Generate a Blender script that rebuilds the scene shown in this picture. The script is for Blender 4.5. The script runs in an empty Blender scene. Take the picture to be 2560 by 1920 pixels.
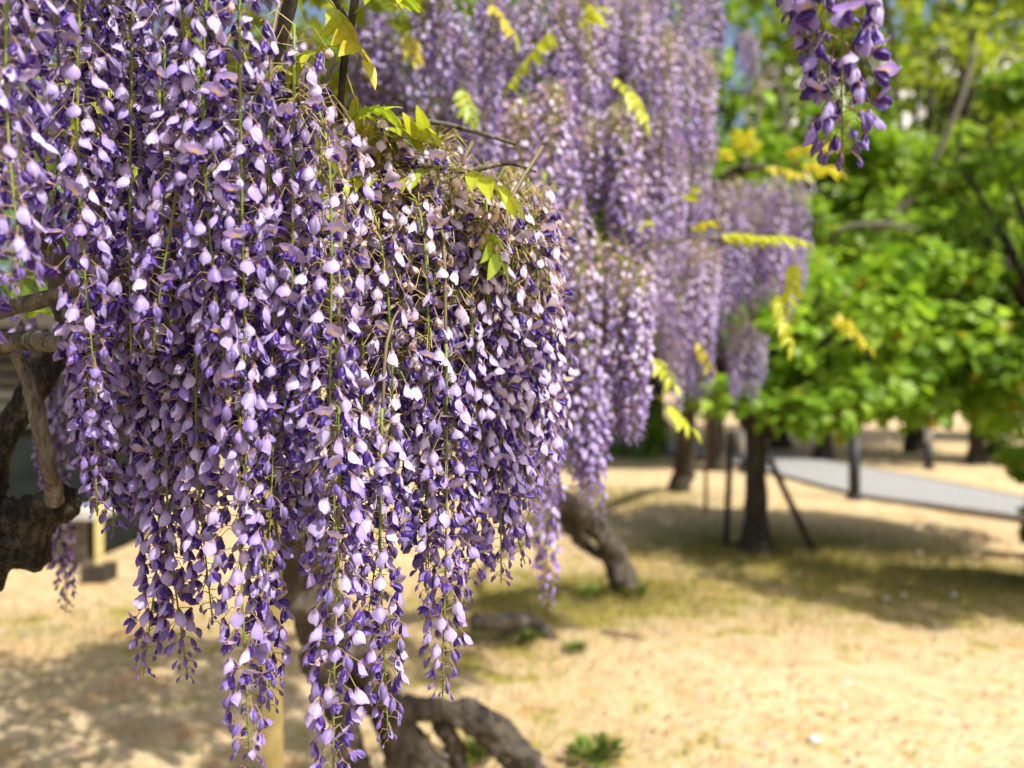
import bpy, math, random
import numpy as np
from mathutils import Matrix, Vector, Euler

# ------------------------------------------------------------------ camera, sky, sun, exposure
scene = bpy.context.scene
CAM_H, F = 1.5, 1900.0                       # eye height (m), focal length in photo pixels (2560 wide)
cam_d = bpy.data.cameras.new('camera')
cam = bpy.data.objects.new('camera', cam_d)
scene.collection.objects.link(cam)
cam.location = (0, 0, CAM_H)
cam.rotation_euler = (math.pi / 2, 0, 0)
cam_d.sensor_width = 36.0
cam_d.lens = 36.0 * F / 2560.0
cam_d.clip_start = 0.02
cam_d.clip_end = 1000.0
cam_d.dof.use_dof = True
cam_d.dof.focus_distance = 0.90
cam_d.dof.aperture_fstop = cam_d.lens / 1000.0 / 0.0115
scene.camera = cam

SUN_TO = Vector((0.52, -0.46, 0.92)).normalized()
SUN_EL = math.asin(SUN_TO.z)
SUN_AZ = math.atan2(SUN_TO.x, SUN_TO.y)
world = bpy.data.worlds.new('World')
scene.world = world
world.use_nodes = True
wn = world.node_tree.nodes
sky = wn.new('ShaderNodeTexSky')
sky.sky_type = 'NISHITA'
sky.sun_disc = False
sky.sun_elevation = SUN_EL
sky.sun_rotation = SUN_AZ
sky.air_density = 1.0
sky.dust_density = 5.0
world.node_tree.links.new(sky.outputs[0], wn['Background'].inputs[0])
wn['Background'].inputs[1].default_value = 0.115
sun_d = bpy.data.lights.new('sun', 'SUN')
sun_d.energy = 5.0
sun_d.angle = math.radians(0.53)
sun_d.color = (1.0, 0.95, 0.86)
sun = bpy.data.objects.new('sun', sun_d)
scene.collection.objects.link(sun)
sun.rotation_euler = SUN_TO.to_track_quat('Z', 'Y').to_euler()
sun.location = (6, -5, 12)
vs = scene.view_settings
vs.view_transform = 'Standard'
vs.look = 'None'
vs.exposure = 0.78
vs.gamma = 1.0
vs.use_curve_mapping = False
cy = scene.cycles
cy.max_bounces = 4
cy.diffuse_bounces = 3
cy.transmission_bounces = 4
cy.glossy_bounces = 2
cy.caustics_reflective = False
cy.caustics_refractive = False
cy.sample_clamp_indirect = 6.0
cy.use_denoising = True
try:
    cy.denoiser = 'OPENIMAGEDENOISE'
except Exception:
    pass

# ------------------------------------------------------------------ helpers
C = scene.collection
rng = np.random.default_rng(7)
random.seed(7)
WM = {}


def P(px, py, d):
    """point seen at photo pixel (px, py), d metres in front of the camera"""
    return np.array([(px - 1280.0) / F * d, d, CAM_H - (py - 960.0) / F * d])


def G(px, py):
    """ground point under photo pixel"""
    return P(px, py, CAM_H * F / (py - 960.0))


def put(name, data, parent=None, M=None):
    o = bpy.data.objects.new(name, data)
    C.objects.link(o)
    M = M if M is not None else Matrix()          # meshes are built in world coordinates
    WM[o.name_full] = M
    if parent is not None:
        o.parent = parent
        o.matrix_basis = WM[parent.name_full].inverted() @ M
    else:
        o.matrix_basis = M
    return o


def T(v):
    return Matrix.Translation(Vector([float(a) for a in v]))


def tag(o, label=None, cat=None, group=None, kind=None):
    if label: o['label'] = label
    if cat: o['category'] = cat
    if group: o['group'] = group
    if kind: o['kind'] = kind
    return o


def thing(name, loc, label, cat, group=None):
    return tag(put(name, None, None, T(loc)), label, cat, group)


def make_mesh(name, v, f, mats, col=None, mi=None, smooth=True):
    """triangles or quads given as an (n,3)/(n,4) array, or a list of such arrays"""
    fl = f if isinstance(f, list) else [f]
    fl = [np.asarray(a, dtype=np.int32) for a in fl if len(a)]
    v = np.asarray(v, dtype=np.float32)
    me = bpy.data.meshes.new(name)
    me.vertices.add(len(v))
    me.vertices.foreach_set('co', v.ravel())
    nl = sum(a.size for a in fl)
    nf = sum(len(a) for a in fl)
    me.loops.add(nl)
    me.loops.foreach_set('vertex_index', np.concatenate([a.ravel() for a in fl]))
    me.polygons.add(nf)
    tot = np.concatenate([np.full(len(a), a.shape[1], dtype=np.int32) for a in fl])
    st = np.concatenate([[0], np.cumsum(tot)[:-1]]).astype(np.int32)
    me.polygons.foreach_set('loop_start', st)
    try:
        me.polygons.foreach_set('loop_total', tot)
    except Exception:
        pass
    for m in mats:
        me.materials.append(m)
    if mi is not None:
        me.polygons.foreach_set('material_index', np.asarray(mi, dtype=np.int32))
    me.polygons.foreach_set('use_smooth', np.full(nf, smooth, dtype=bool))
    if col is not None:
        a = me.attributes.new('Col', 'FLOAT_COLOR', 'POINT')
        c4 = np.ones((len(v), 4), dtype=np.float32)
        c4[:, :3] = col
        a.data.foreach_set('color', c4.ravel())
    me.update(calc_edges=True)
    return me


def vnoise(p, seed=0, octaves=3):
    """cheap smooth noise from sums of sines, p (n,3) -> (n,)"""
    r = np.random.default_rng(seed)
    out = np.zeros(len(p))
    amp, fr, tot = 1.0, 1.0, 0.0
    for _ in range(octaves):
        for k in range(4):
            d = r.normal(size=3)
            d /= np.linalg.norm(d)
            out += amp * 0.5 * np.sin(p @ d * fr * 6.28 + r.uniform(0, 6.28))
        tot += amp
        amp *= 0.5
        fr *= 2.1
    return out / tot


def smooth_path(pts, n):
    """Catmull-Rom through (k,m) points -> (n,m)"""
    p = np.asarray(pts, float)
    q = np.vstack([2 * p[0] - p[1], p, 2 * p[-1] - p[-2]])
    out = []
    for s in np.linspace(0, len(p) - 1 - 1e-6, n):
        i = int(s)
        t = s - i
        a, b, c, d = q[i], q[i + 1], q[i + 2], q[i + 3]
        out.append(0.5 * (2 * b + (c - a) * t + (2 * a - 5 * b + 4 * c - d) * t * t + (3 * b - a - 3 * c + d) * t ** 3))
    return np.array(out)


def tube(path, rad, sides=8, rough=0.0, seed=0, cap=True, freq=8.0):
    """tube round a polyline, radius per point; quads + end fans; rough = share of radius"""
    path = np.asarray(path, float)
    rad = np.asarray(rad, float)
    n = len(path)
    tan = np.gradient(path, axis=0)
    tan /= np.linalg.norm(tan, axis=1)[:, None] + 1e-12
    up = np.array([0.31, 0.17, 0.93]) if abs(tan[0][2]) < 0.9 else np.array([1.0, 0.1, 0.0])
    v = np.zeros((n * sides, 3))
    a = np.linspace(0, 2 * math.pi, sides, endpoint=False)
    nrm = np.cross(tan[0], up)
    nrm /= np.linalg.norm(nrm)
    for i in range(n):
        nrm = nrm - tan[i] * np.dot(nrm, tan[i])
        nrm /= np.linalg.norm(nrm)
        b = np.cross(tan[i], nrm)
        ring = np.cos(a)[:, None] * nrm + np.sin(a)[:, None] * b
        v[i * sides:(i + 1) * sides] = path[i] + ring * rad[i]
    if rough > 0:
        cen = np.repeat(path, sides, axis=0)
        d = v - cen
        k = vnoise(v * freq, seed, 3)
        ang = np.tile(a, n)
        lk = np.repeat(np.arange(n) * 0.09, sides)
        ridge = np.abs(np.sin(ang * 3.5 + 1.7 * np.sin(lk + seed) + 2 * k)) - 0.6
        fine = vnoise(v * freq * 5.3, seed + 1, 2)
        v = cen + d * (1 + rough * (k + 0.35 * ridge + 0.30 * fine))[:, None]
    i0 = np.arange(n - 1)[:, None] * sides
    j = np.arange(sides)[None, :]
    j2 = (j + 1) % sides
    q = np.stack([i0 + j, i0 + j2, i0 + sides + j2, i0 + sides + j], axis=-1).reshape(-1, 4)
    if cap:
        v = np.vstack([v, path[0], path[-1]])
        k = n * sides
        t0 = np.stack([np.full(sides, k), np.roll(np.arange(sides), -1), np.arange(sides)], axis=-1)
        e = (n - 1) * sides
        t1 = np.stack([np.full(sides, k + 1), e + np.arange(sides), e + np.roll(np.arange(sides), -1)], axis=-1)
        return v, q, np.vstack([t0, t1])
    return v, q, np.zeros((0, 3), int)


class Bag:
    """collects pieces into one mesh"""
    def __init__(self):
        self.v, self.q, self.t, self.c, self.n = [], [], [], [], 0

    def add(self, v, q=None, t=None, c=(1, 1, 1)):
        self.v.append(v)
        if q is not None and len(q): self.q.append(np.asarray(q) + self.n)
        if t is not None and len(t): self.t.append(np.asarray(t) + self.n)
        cc = np.asarray(c, float)
        self.c.append(np.tile(cc, (len(v), 1)) if cc.ndim == 1 else cc)
        self.n += len(v)

    def mesh(self, name, mats, smooth=True):
        f = []
        if self.q: f.append(np.vstack(self.q))
        if self.t: f.append(np.vstack(self.t))
        return make_mesh(name, np.vstack(self.v), f, mats, np.vstack(self.c), smooth=smooth)


def box(cx, cy_, cz, sx, sy, sz):
    s = np.array([[-1, -1, -1], [1, -1, -1], [1, 1, -1], [-1, 1, -1], [-1, -1, 1], [1, -1, 1], [1, 1, 1], [-1, 1, 1]], float)
    v = s * np.array([sx, sy, sz]) / 2 + np.array([cx, cy_, cz])
    q = np.array([[0, 3, 2, 1], [4, 5, 6, 7], [0, 1, 5, 4], [1, 2, 6, 5], [2, 3, 7, 6], [3, 0, 4, 7]])
    return v, q


# ------------------------------------------------------------------ materials
def new_mat(name):
    m = bpy.data.materials.new(name)
    m.use_nodes = True
    nt = m.node_tree
    return m, nt, nt.nodes, nt.links, nt.nodes['Principled BSDF'], nt.nodes['Material Output']


def thin_leaf(name, trans=0.4, rough=0.5, tint=(1, 1, 1), gamma=1.0, spec=0.3):
    """petals and leaves: colour from the vertex attribute, light passes through"""
    m, nt, N, L, b, out = new_mat(name)
    a = N.new('ShaderNodeAttribute'); a.attribute_name = 'Col'
    nz = N.new('ShaderNodeTexNoise'); nz.inputs['Scale'].default_value = 90; nz.inputs['Detail'].default_value = 2
    tc = N.new('ShaderNodeTexCoord')
    L.new(tc.outputs['Object'], nz.inputs['Vector'])
    mr = N.new('ShaderNodeMapRange'); mr.inputs[3].default_value = 0.82; mr.inputs[4].default_value = 1.12
    L.new(nz.outputs[0], mr.inputs[0])
    mx = N.new('ShaderNodeVectorMath'); mx.operation = 'SCALE'
    L.new(a.outputs['Color'], mx.inputs[0]); L.new(mr.outputs[0], mx.inputs['Scale'])
    L.new(mx.outputs[0], b.inputs['Base Color'])
    b.inputs['Roughness'].default_value = rough
    b.inputs['Specular IOR Level'].default_value = spec
    tr = N.new('ShaderNodeBsdfTranslucent')
    g = N.new('ShaderNodeGamma'); g.inputs[1].default_value = gamma
    L.new(mx.outputs[0], g.inputs[0])
    tm = N.new('ShaderNodeMix'); tm.data_type = 'RGBA'; tm.blend_type = 'MULTIPLY'; tm.inputs[0].default_value = 1.0
    L.new(g.outputs[0], tm.inputs[6]); tm.inputs[7].default_value = (*tint, 1)
    L.new(tm.outputs[2], tr.inputs[0])
    ms = N.new('ShaderNodeMixShader'); ms.inputs[0].default_value = trans
    L.new(b.outputs[0], ms.inputs[1]); L.new(tr.outputs[0], ms.inputs[2])
    L.new(ms.outputs[0], out.inputs[0])
    return m


def bark(name, dark, light, scale=14.0, bump=0.8, patch=0.5, stretch=(1, 1, 0.35)):
    m, nt, N, L, b, out = new_mat(name)
    tc = N.new('ShaderNodeTexCoord')
    mp = N.new('ShaderNodeMapping'); mp.inputs['Scale'].default_value = stretch
    L.new(tc.outputs['Object'], mp.inputs[0])
    n1 = N.new('ShaderNodeTexNoise'); n1.inputs['Scale'].default_value = scale; n1.inputs['Detail'].default_value = 8
    n1.inputs['Roughness'].default_value = 0.7
    L.new(mp.outputs[0], n1.inputs['Vector'])
    n2 = N.new('ShaderNodeTexNoise'); n2.inputs['Scale'].default_value = scale * 5; n2.inputs['Detail'].default_value = 5
    L.new(mp.outputs[0], n2.inputs['Vector'])
    cr = N.new('ShaderNodeValToRGB')
    cr.color_ramp.elements[0].position = patch - 0.14; cr.color_ramp.elements[0].color = (*dark, 1)
    cr.color_ramp.elements[1].position = patch + 0.14; cr.color_ramp.elements[1].color = (*light, 1)
    ad = N.new('ShaderNodeMath'); ad.operation = 'MULTIPLY_ADD'
    L.new(n2.outputs[0], ad.inputs[0]); ad.inputs[1].default_value = 0.35; 
    sb = N.new('ShaderNodeMath'); sb.operation = 'SUBTRACT'; L.new(n1.outputs[0], sb.inputs[0]); sb.inputs[1].default_value = 0.17
    L.new(sb.outputs[0], ad.inputs[2])
    L.new(ad.outputs[0], cr.inputs[0])
    L.new(cr.outputs[0], b.inputs['Base Color'])
    b.inputs['Roughness'].default_value = 0.9
    b.inputs['Specular IOR Level'].default_value = 0.2
    bp = N.new('ShaderNodeBump'); bp.inputs['Strength'].default_value = bump; bp.inputs['Distance'].default_value = 0.02
    L.new(ad.outputs[0], bp.inputs['Height'])
    L.new(bp.outputs[0], b.inputs['Normal'])
    return m


def speckled(name, c1, c2, scale=20.0, rough=0.85, bump=0.3, spec=0.3):
    m, nt, N, L, b, out = new_mat(name)
    tc = N.new('ShaderNodeTexCoord')
    n1 = N.new('ShaderNodeTexNoise'); n1.inputs['Scale'].default_value = scale; n1.inputs['Detail'].default_value = 7
    L.new(tc.outputs['Object'], n1.inputs['Vector'])
    cr = N.new('ShaderNodeValToRGB')
    cr.color_ramp.elements[0].position = 0.35; cr.color_ramp.elements[0].color = (*c1, 1)
    cr.color_ramp.elements[1].position = 0.65; cr.color_ramp.elements[1].color = (*c2, 1)
    L.new(n1.outputs[0], cr.inputs[0]); L.new(cr.outputs[0], b.inputs['Base Color'])
    b.inputs['Roughness'].default_value = rough
    b.inputs['Specular IOR Level'].default_value = spec
    bp = N.new('ShaderNodeBump'); bp.inputs['Strength'].default_value = bump; bp.inputs['Distance'].default_value = 0.01
    L.new(n1.outputs[0], bp.inputs['Height']); L.new(bp.outputs[0], b.inputs['Normal'])
    return m


M_PETAL = thin_leaf('petal', 0.42, 0.45, (0.92, 0.76, 1.0), 1.1, 0.35)
M_STEM = thin_leaf('flower_stem', 0.12, 0.5)
M_LEAF = thin_leaf('young_leaf', 0.5, 0.42, (1.0, 1.0, 0.7), 1.0, 0.4)
M_FOL = thin_leaf('tree_foliage', 0.55, 0.5, (1.0, 1.0, 0.6), 0.95, 0.35)
M_GRASS = thin_leaf('grass_blade', 0.35, 0.6)
M_BARK = bark('wisteria_bark', (0.035, 0.029, 0.024), (0.27, 0.23, 0.175), 26, 1.0, 0.55)
M_BARKD = bark('dark_bark', (0.03, 0.026, 0.022), (0.13, 0.11, 0.085), 20, 0.9, 0.55)
M_BARKL = bark('gnarled_bark', (0.025, 0.021, 0.017), (0.27, 0.23, 0.18), 36, 1.0, 0.58)
M_PALE = bark('pale_bark', (0.075, 0.065, 0.055), (0.26, 0.235, 0.195), 60, 1.0, 0.52)
M_KNOT = bark('blackened_bark', (0.014, 0.012, 0.010), (0.13, 0.11, 0.085), 60, 1.0, 0.60)
M_TRUNK = bark('tree_bark', (0.022, 0.018, 0.014), (0.075, 0.06, 0.045), 9, 0.9, 0.52)
M_BAMBOO = speckled('bamboo', (0.42, 0.36, 0.13), (0.60, 0.50, 0.22), 25, 0.4, 0.1, 0.5)
M_STAKE = speckled('weathered_stake', (0.22, 0.13, 0.07), (0.36, 0.24, 0.14), 30)
M_POST = speckled('shaded_post_dark', (0.015, 0.015, 0.016), (0.03, 0.03, 0.03), 18, 0.55)
M_POSTG = speckled('lit_post_and_frame_grey', (0.38, 0.40, 0.42), (0.50, 0.52, 0.54), 18, 0.5)  # pale tone for the sunlit top of the posts; also window frames
M_STONE = speckled('stone', (0.36, 0.34, 0.31), (0.58, 0.55, 0.50), 30)
M_DSTONE = speckled('dark_stone', (0.10, 0.09, 0.075), (0.20, 0.18, 0.15), 14)
M_SHED = bark('shed_boards', (0.045, 0.04, 0.034), (0.10, 0.09, 0.075), 8, 0.4, 0.5, (0.2, 1, 1))
M_SHEDW = speckled('shed_panel', (0.010, 0.013, 0.012), (0.018, 0.021, 0.019), 6, 1.0, 0.2, 0.05)
M_CONC = speckled('concrete', (0.33, 0.32, 0.29), (0.44, 0.42, 0.38), 9)
M_PATH = speckled('asphalt_path', (0.20, 0.198, 0.196), (0.26, 0.258, 0.255), 60, 0.9, 0.3)
M_WALL = speckled('white_plaster', (0.72, 0.72, 0.72), (0.82, 0.82, 0.81), 3)
M_ROOFT = speckled('grey_roof', (0.20, 0.21, 0.23), (0.28, 0.29, 0.31), 6)
M_GLASS = speckled('window_glass', (0.02, 0.025, 0.03), (0.04, 0.045, 0.05), 2, 0.12, 0.0, 0.6)


def ground_mat():
    m, nt, N, L, b, out = new_mat('sandy_ground')
    tc = N.new('ShaderNodeTexCoord')
    def noise(sc, det=6, ro=0.6):
        n = N.new('ShaderNodeTexNoise'); n.inputs['Scale'].default_value = sc
        n.inputs['Detail'].default_value = det; n.inputs['Roughness'].default_value = ro
        L.new(tc.outputs['Object'], n.inputs['Vector'])
        return n
    def ramp(src, p0, p1):
        r = N.new('ShaderNodeMapRange'); r.inputs[1].default_value = p0; r.inputs[2].default_value = p1
        r.clamp = True
        L.new(src, r.inputs[0])
        return r.outputs[0]
    def mix(fac, c1, c2):
        x = N.new('ShaderNodeMix'); x.data_type = 'RGBA'
        if hasattr(fac, 'links'): L.new(fac, x.inputs[0])
        else: x.inputs[0].default_value = fac
        for i, c in ((6, c1), (7, c2)):
            if isinstance(c, tuple): x.inputs[i].default_value = (*c, 1)
            else: L.new(c, x.inputs[i])
        return x.outputs[2]
    nbig, nmid, nfine, nx = noise(0.9), noise(4.0), noise(26, 8, 0.7), noise(2.2, 5)
    sand = mix(ramp(nmid.outputs[0], 0.36, 0.62), (0.36, 0.265, 0.135), (0.49, 0.39, 0.245))
    sand = mix(ramp(nfine.outputs[0], 0.54, 0.72), sand, (0.26, 0.18, 0.095))
    orange = ramp(nx.outputs[0], 0.52, 0.66)
    om = N.new('ShaderNodeMath'); om.operation = 'MULTIPLY'
    L.new(orange, om.inputs[0]); L.new(ramp(nfine.outputs[0], 0.42, 0.6), om.inputs[1])
    sand = mix(om.outputs[0], sand, (0.44, 0.225, 0.08))
    at = N.new('ShaderNodeAttribute'); at.attribute_name = 'Col'
    sp = N.new('ShaderNodeSeparateColor'); L.new(at.outputs['Color'], sp.inputs[0])
    mm = N.new('ShaderNodeMath'); mm.operation = 'ADD'
    L.new(sp.outputs[0], mm.inputs[0])
    m2 = N.new('ShaderNodeMath'); m2.operation = 'MULTIPLY_ADD'
    L.new(nmid.outputs[0], m2.inputs[0]); m2.inputs[1].default_value = 3.4; m2.inputs[2].default_value = -1.9
    L.new(m2.outputs[0], mm.inputs[1])
    moss = ramp(mm.outputs[0], 0.05, 0.55)
    mosc = mix(ramp(nfine.outputs[0], 0.4, 0.6), (0.15, 0.145, 0.022), (0.32, 0.25, 0.07))
    col = mix(moss, sand, mosc)
    L.new(col, b.inputs['Base Color'])
    b.inputs['Roughness'].default_value = 0.95
    b.inputs['Specular IOR Level'].default_value = 0.15
    bp = N.new('ShaderNodeBump'); bp.inputs['Strength'].default_value = 0.5; bp.inputs['Distance'].default_value = 0.02
    L.new(nfine.outputs[0], bp.inputs['Height']); L.new(bp.outputs[0], b.inputs['Normal'])
    return m


# ------------------------------------------------------------------ the ground and the path
BASES = [(G(1890, 1372), 1.0, 0.75), (G(1560, 1470), 0.6, 0.7), (G(1300, 1490), 0.7, 0.7), (G(1420, 1930), 0.6, 0.4),
         (G(2250, 1420), 0.7, 0.35), (G(2500, 1480), 1.0, 0.55), (G(1500, 1240), 1.2, 0.4), (G(300, 1560), 1.0, 0.35),
         (G(1180, 1640), 0.5, 0.5), (G(2150, 1560), 0.8, 0.25)]
xs = np.unique(np.concatenate([np.linspace(-250, -14, 12), np.linspace(-14, 16, 150), np.linspace(16, 250, 12)]))
ys = np.unique(np.concatenate([np.linspace(-60, 0, 6), np.linspace(0, 16, 110), np.linspace(16, 45, 30), np.linspace(45, 400, 8)]))
gx, gy = np.meshgrid(xs, ys)
gv = np.stack([gx.ravel(), gy.ravel(), np.zeros(gx.size)], axis=-1)
near = np.exp(-((gv[:, 0] / 14) ** 2 + ((gv[:, 1] - 6) / 10) ** 2))
gv[:, 2] = near * 0.035 * vnoise(gv * np.array([0.25, 0.25, 0]), 3) - 0.02
moss = np.zeros(len(gv))
for c, r, a in BASES:
    moss += a * np.exp(-(((gv[:, 0] - c[0]) / (1.35 * r)) ** 2 + ((gv[:, 1] - c[1]) / r) ** 2))
gc = np.stack([np.clip(moss, 0, 1)] * 3, axis=-1)
nx_, ny_ = len(xs), len(ys)
ii = (np.arange(ny_ - 1)[:, None] * nx_ + np.arange(nx_ - 1)[None, :]).ravel()
gq = np.stack([ii, ii + 1, ii + nx_ + 1, ii + nx_], axis=-1)
tag(put('ground', make_mesh('ground', gv, gq, [ground_mat()], gc)), kind='structure')

lower = [(1250, 1108), (1500, 1122), (1700, 1140), (1880, 1172), (2130, 1236), (2300, 1262), (2540, 1296), (2760, 1335)]
upper = [(1250, 1090), (1500, 1098), (1700, 1108), (1880, 1128), (2130, 1166), (2330, 1202), (2520, 1240), (2760, 1282)]
lo = smooth_path([G(*p) for p in lower], 60)
up_ = smooth_path([G(*p) for p in upper], 60)
pv, pq = [], []
for i in range(60):
    a, b_ = lo[i].copy(), up_[i].copy()
    for k in range(5):
        q = a + (b_ - a) * k / 4
        pv.append([q[0], q[1], 0.028 + 0.015 * math.sin(k / 4 * math.pi)])
    if i:
        for k in range(4):
            n = i * 5 + k
            pq.append([n - 5, n, n + 1, n - 4])
tag(put('path', make_mesh('path', np.array(pv), np.array(pq), [M_PATH])), kind='structure')
for e, nm in ((lo, 'path_edging'), (up_, 'path_edging')):
    v, q, t = tube(np.stack([e[:, 0], e[:, 1], np.full(60, 0.0)], -1), np.full(60, 0.05), 6)
    bg = Bag(); bg.add(v, q, t)
    tag(put(nm, bg.mesh(nm, [M_DSTONE])), kind='structure')

# ------------------------------------------------------------------ wisteria flowers
PALE = np.array([0.64, 0.57, 0.87]); MEDI = np.array([0.34, 0.24, 0.67]); FADE = np.array([0.80, 0.71, 0.82])
KEEL = np.array([0.05, 0.022, 0.21]); KEEL2 = np.array([0.14, 0.055, 0.40])
CALYX = np.array([0.26, 0.14, 0.17]); YELLOW = np.array([0.85, 0.66, 0.02]); WHITE = np.array([0.80, 0.76, 0.80])
GREEN = np.array([0.16, 0.23, 0.022]); PED = np.array([0.36, 0.28, 0.10]); TAN = np.array([0.64, 0.48, 0.25])


def grid_faces(nu, nv, off=0):
    i = (np.arange(nv - 1)[:, None] * nu + np.arange(nu - 1)[None, :]).ravel() + off
    return np.stack([i, i + 1, i + nu + 1, i + nu], axis=-1)


def flower_template(kind, seed, lod=0):
    """unit flower (length 1), x across, y outward, z along the axis from the stalk.
    returns verts, quads, role weights: (pale, keel, calyx, yellow, white, tan)"""
    r = np.random.default_rng(seed)
    V, Q, R = [], [], []
    n = 0
    nu, nv = (5, 7) if lod == 0 else (3, 4)

    def push(v, q, role):
        nonlocal n
        V.append(v); Q.append(q + n); R.append(role); n += len(v)

    def petal(L_, W, fold, bow, z0, y0, tilt, twist, role_fn, wave=0.0):
        u = np.linspace(-1, 1, nu)
        w = np.linspace(0, 1, nv)
        uu, ww = np.meshgrid(u, w)
        uu, ww = uu.ravel(), ww.ravel()
        prof = np.sin(np.clip(ww, 0, 1) ** 1.25 * math.pi * 0.90 + 0.16) ** 0.85 + 0.12 * (1 - ww)
        x = uu * W * prof
        y = bow * np.sin(ww * 2.6) * L_ - fold * W * prof * np.abs(uu) ** 1.5
        z = ww * L_ * (1 - 0.10 * np.abs(uu) ** 2 * ww)
        y = y + wave * np.sin(uu * 4 + seed) * ww * W
        ct, st = math.cos(tilt), math.sin(tilt)
        y, z = y * ct + z * st, -y * st + z * ct
        cw, sw = math.cos(twist), math.sin(twist)
        x, y = x * cw - y * sw, x * sw + y * cw
        push(np.stack([x, y + y0, z + z0], -1), grid_faces(nu, nv), role_fn(uu, ww))

    def roles(pale=0, keel=0, cal=0, yel=0, whi=0, tan=0):
        return lambda u, w: np.stack([np.broadcast_to(a, u.shape).astype(float) for a in
                                      (pale, keel, cal, yel, whi, tan)], -1)

    def pod(L_, W, z0, y0, tilt, keel=1.0, pale=0.0):
        ns, nr = (6, 5) if lod == 0 else (4, 4)
        zz = np.linspace(0, 1, nr)
        a = np.linspace(0, 2 * math.pi, ns, endpoint=False)
        rr = W * np.array([0.25, 0.85, 1.0, 0.75, 0.12]) if nr == 5 else W * np.array([0.3, 1.0, 0.8, 0.1])
        v = np.stack([np.outer(rr, np.cos(a)).ravel(), np.outer(rr * 1.35, np.sin(a)).ravel(), np.repeat(zz * L_, ns)], -1)
        v[:, 1] += 0.12 * np.sin(v[:, 2] / L_ * 3) * L_
        ct, st = math.cos(tilt), math.sin(tilt)
        v = np.stack([v[:, 0], v[:, 1] * ct + v[:, 2] * st + y0, -v[:, 1] * st + v[:, 2] * ct + z0], -1)
        i0 = np.arange(nr - 1)[:, None] * ns
        j = np.arange(ns)[None, :]
        q = np.stack([i0 + j, i0 + (j + 1) % ns, i0 + ns + (j + 1) % ns, i0 + ns + j], -1).reshape(-1, 4)
        role = np.zeros((len(v), 6)); role[:, 1] = keel; role[:, 0] = pale
        push(v, q, role)

    def calyx():
        ns = 5 if lod == 0 else 3
        a = np.linspace(0, 2 * math.pi, ns, endpoint=False)
        rr = [0.05, 0.135, 0.15]
        zz = [-0.06, 0.02, 0.17]
        v = np.concatenate([np.stack([k * np.cos(a), k * np.sin(a), np.full(ns, z)], -1) for k, z in zip(rr, zz)])
        i0 = np.arange(2)[:, None] * ns
        j = np.arange(ns)[None, :]
        q = np.stack([i0 + j, i0 + (j + 1) % ns, i0 + ns + (j + 1) % ns, i0 + ns + j], -1).reshape(-1, 4)
        role = np.zeros((len(v), 6)); role[:, 2] = 1; role[2 * ns:, 0] = 0.5; role[2 * ns:, 2] = 0.5
        push(v, q, role)

    if kind == 'closed':          # standard folded over the keel, seen from behind as a pale drop
        f = r.uniform(0.35, 1.0)
        def rs(u, w):
            x = np.zeros((len(u), 6)); e = 0.16 * np.abs(u) ** 2 + 0.14 * (w < 0.25); x[:, 2] = 0.22 * (w < 0.2); x[:, 1] = e
            x[:, 0] = 1 - x[:, 2] - e
            return x
        petal(1.0, r.uniform(0.30, 0.41), f, r.uniform(0.06, 0.20), 0.03, 0.04, r.uniform(-0.05, 0.35), r.uniform(-0.3, 0.3), rs, r.uniform(0, 0.25))
        pod(r.uniform(0.70, 0.90), 0.165, 0.06, -0.10, r.uniform(-0.6, -0.2))
        if lod == 0:
            for s in (-1, 1):
                petal(0.78, 0.20, 0.2, 0.1, 0.08, -0.10, -0.4, s * 1.25, roles(pale=0.45, keel=0.55))
    elif kind == 'open':          # standard reflexed, face outward with the yellow blotch, keel below
        def rs(u, w):
            k = np.clip(1.5 * np.exp(-(u / 0.40) ** 2 - ((w - 0.24) / 0.18) ** 2), 0, 1)
            hw = np.exp(-(u / 0.5) ** 2 - ((w - 0.38) / 0.20) ** 2) * (1 - k)
            x = np.zeros((len(u), 6)); x[:, 3] = k; x[:, 4] = 0.7 * hw; x[:, 0] = np.clip(1 - k - 0.7 * hw, 0, 1) * 0.8
            x[:, 1] = np.clip(1 - k - 0.7 * hw, 0, 1) * 0.25; x[:, 0] *= 0.9
            return x
        petal(0.86, 0.54, -0.18, -0.10, 0.08, 0.03, r.uniform(1.2, 2.0), r.uniform(-0.3, 0.3), rs, 0.12)
        pod(0.82, 0.19, 0.08, 0.0, r.uniform(0.2, 0.6), keel=0.9)
        if lod == 0:
            for s in (-1, 1):
                petal(0.75, 0.22, 0.1, 0.1, 0.08, 0.0, 0.45, s * 0.8, roles(pale=0.25, keel=0.75))
    elif kind == 'bud':
        pod(1.0, 0.19, 0.05, -0.03, r.uniform(-0.2, 0.3), keel=0.55, pale=0.35)
        petal(0.9, 0.24, 1.0, 0.12, 0.03, 0.10, 0.05, 0.0, roles(pale=0.55, keel=0.45))
    elif kind == 'wither':        # shrivelled old flower
        petal(0.66, 0.17, 1.6, 0.3, 0.0, 0.03, r.uniform(-0.5, 0.6), r.uniform(-1.5, 1.5), roles(tan=0.6, pale=0.4), 1.5)
        petal(0.5, 0.12, 1.4, 0.4, 0.05, -0.04, -0.5, r.uniform(-1.5, 1.5), roles(tan=0.8, keel=0.1, pale=0.1), 1.5)
    for k in range(len(V)):                       # soft crumple, different on every template
        V[k] = V[k] + 0.05 * np.stack([vnoise(V[k] * 0.9, seed * 7 + k * 3 + c, 2) for c in range(3)], -1) * np.clip(V[k][:, 2:3] * 2, 0, 1)
    calyx()
    return np.vstack(V), np.vstack(Q), np.vstack(R)


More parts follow.
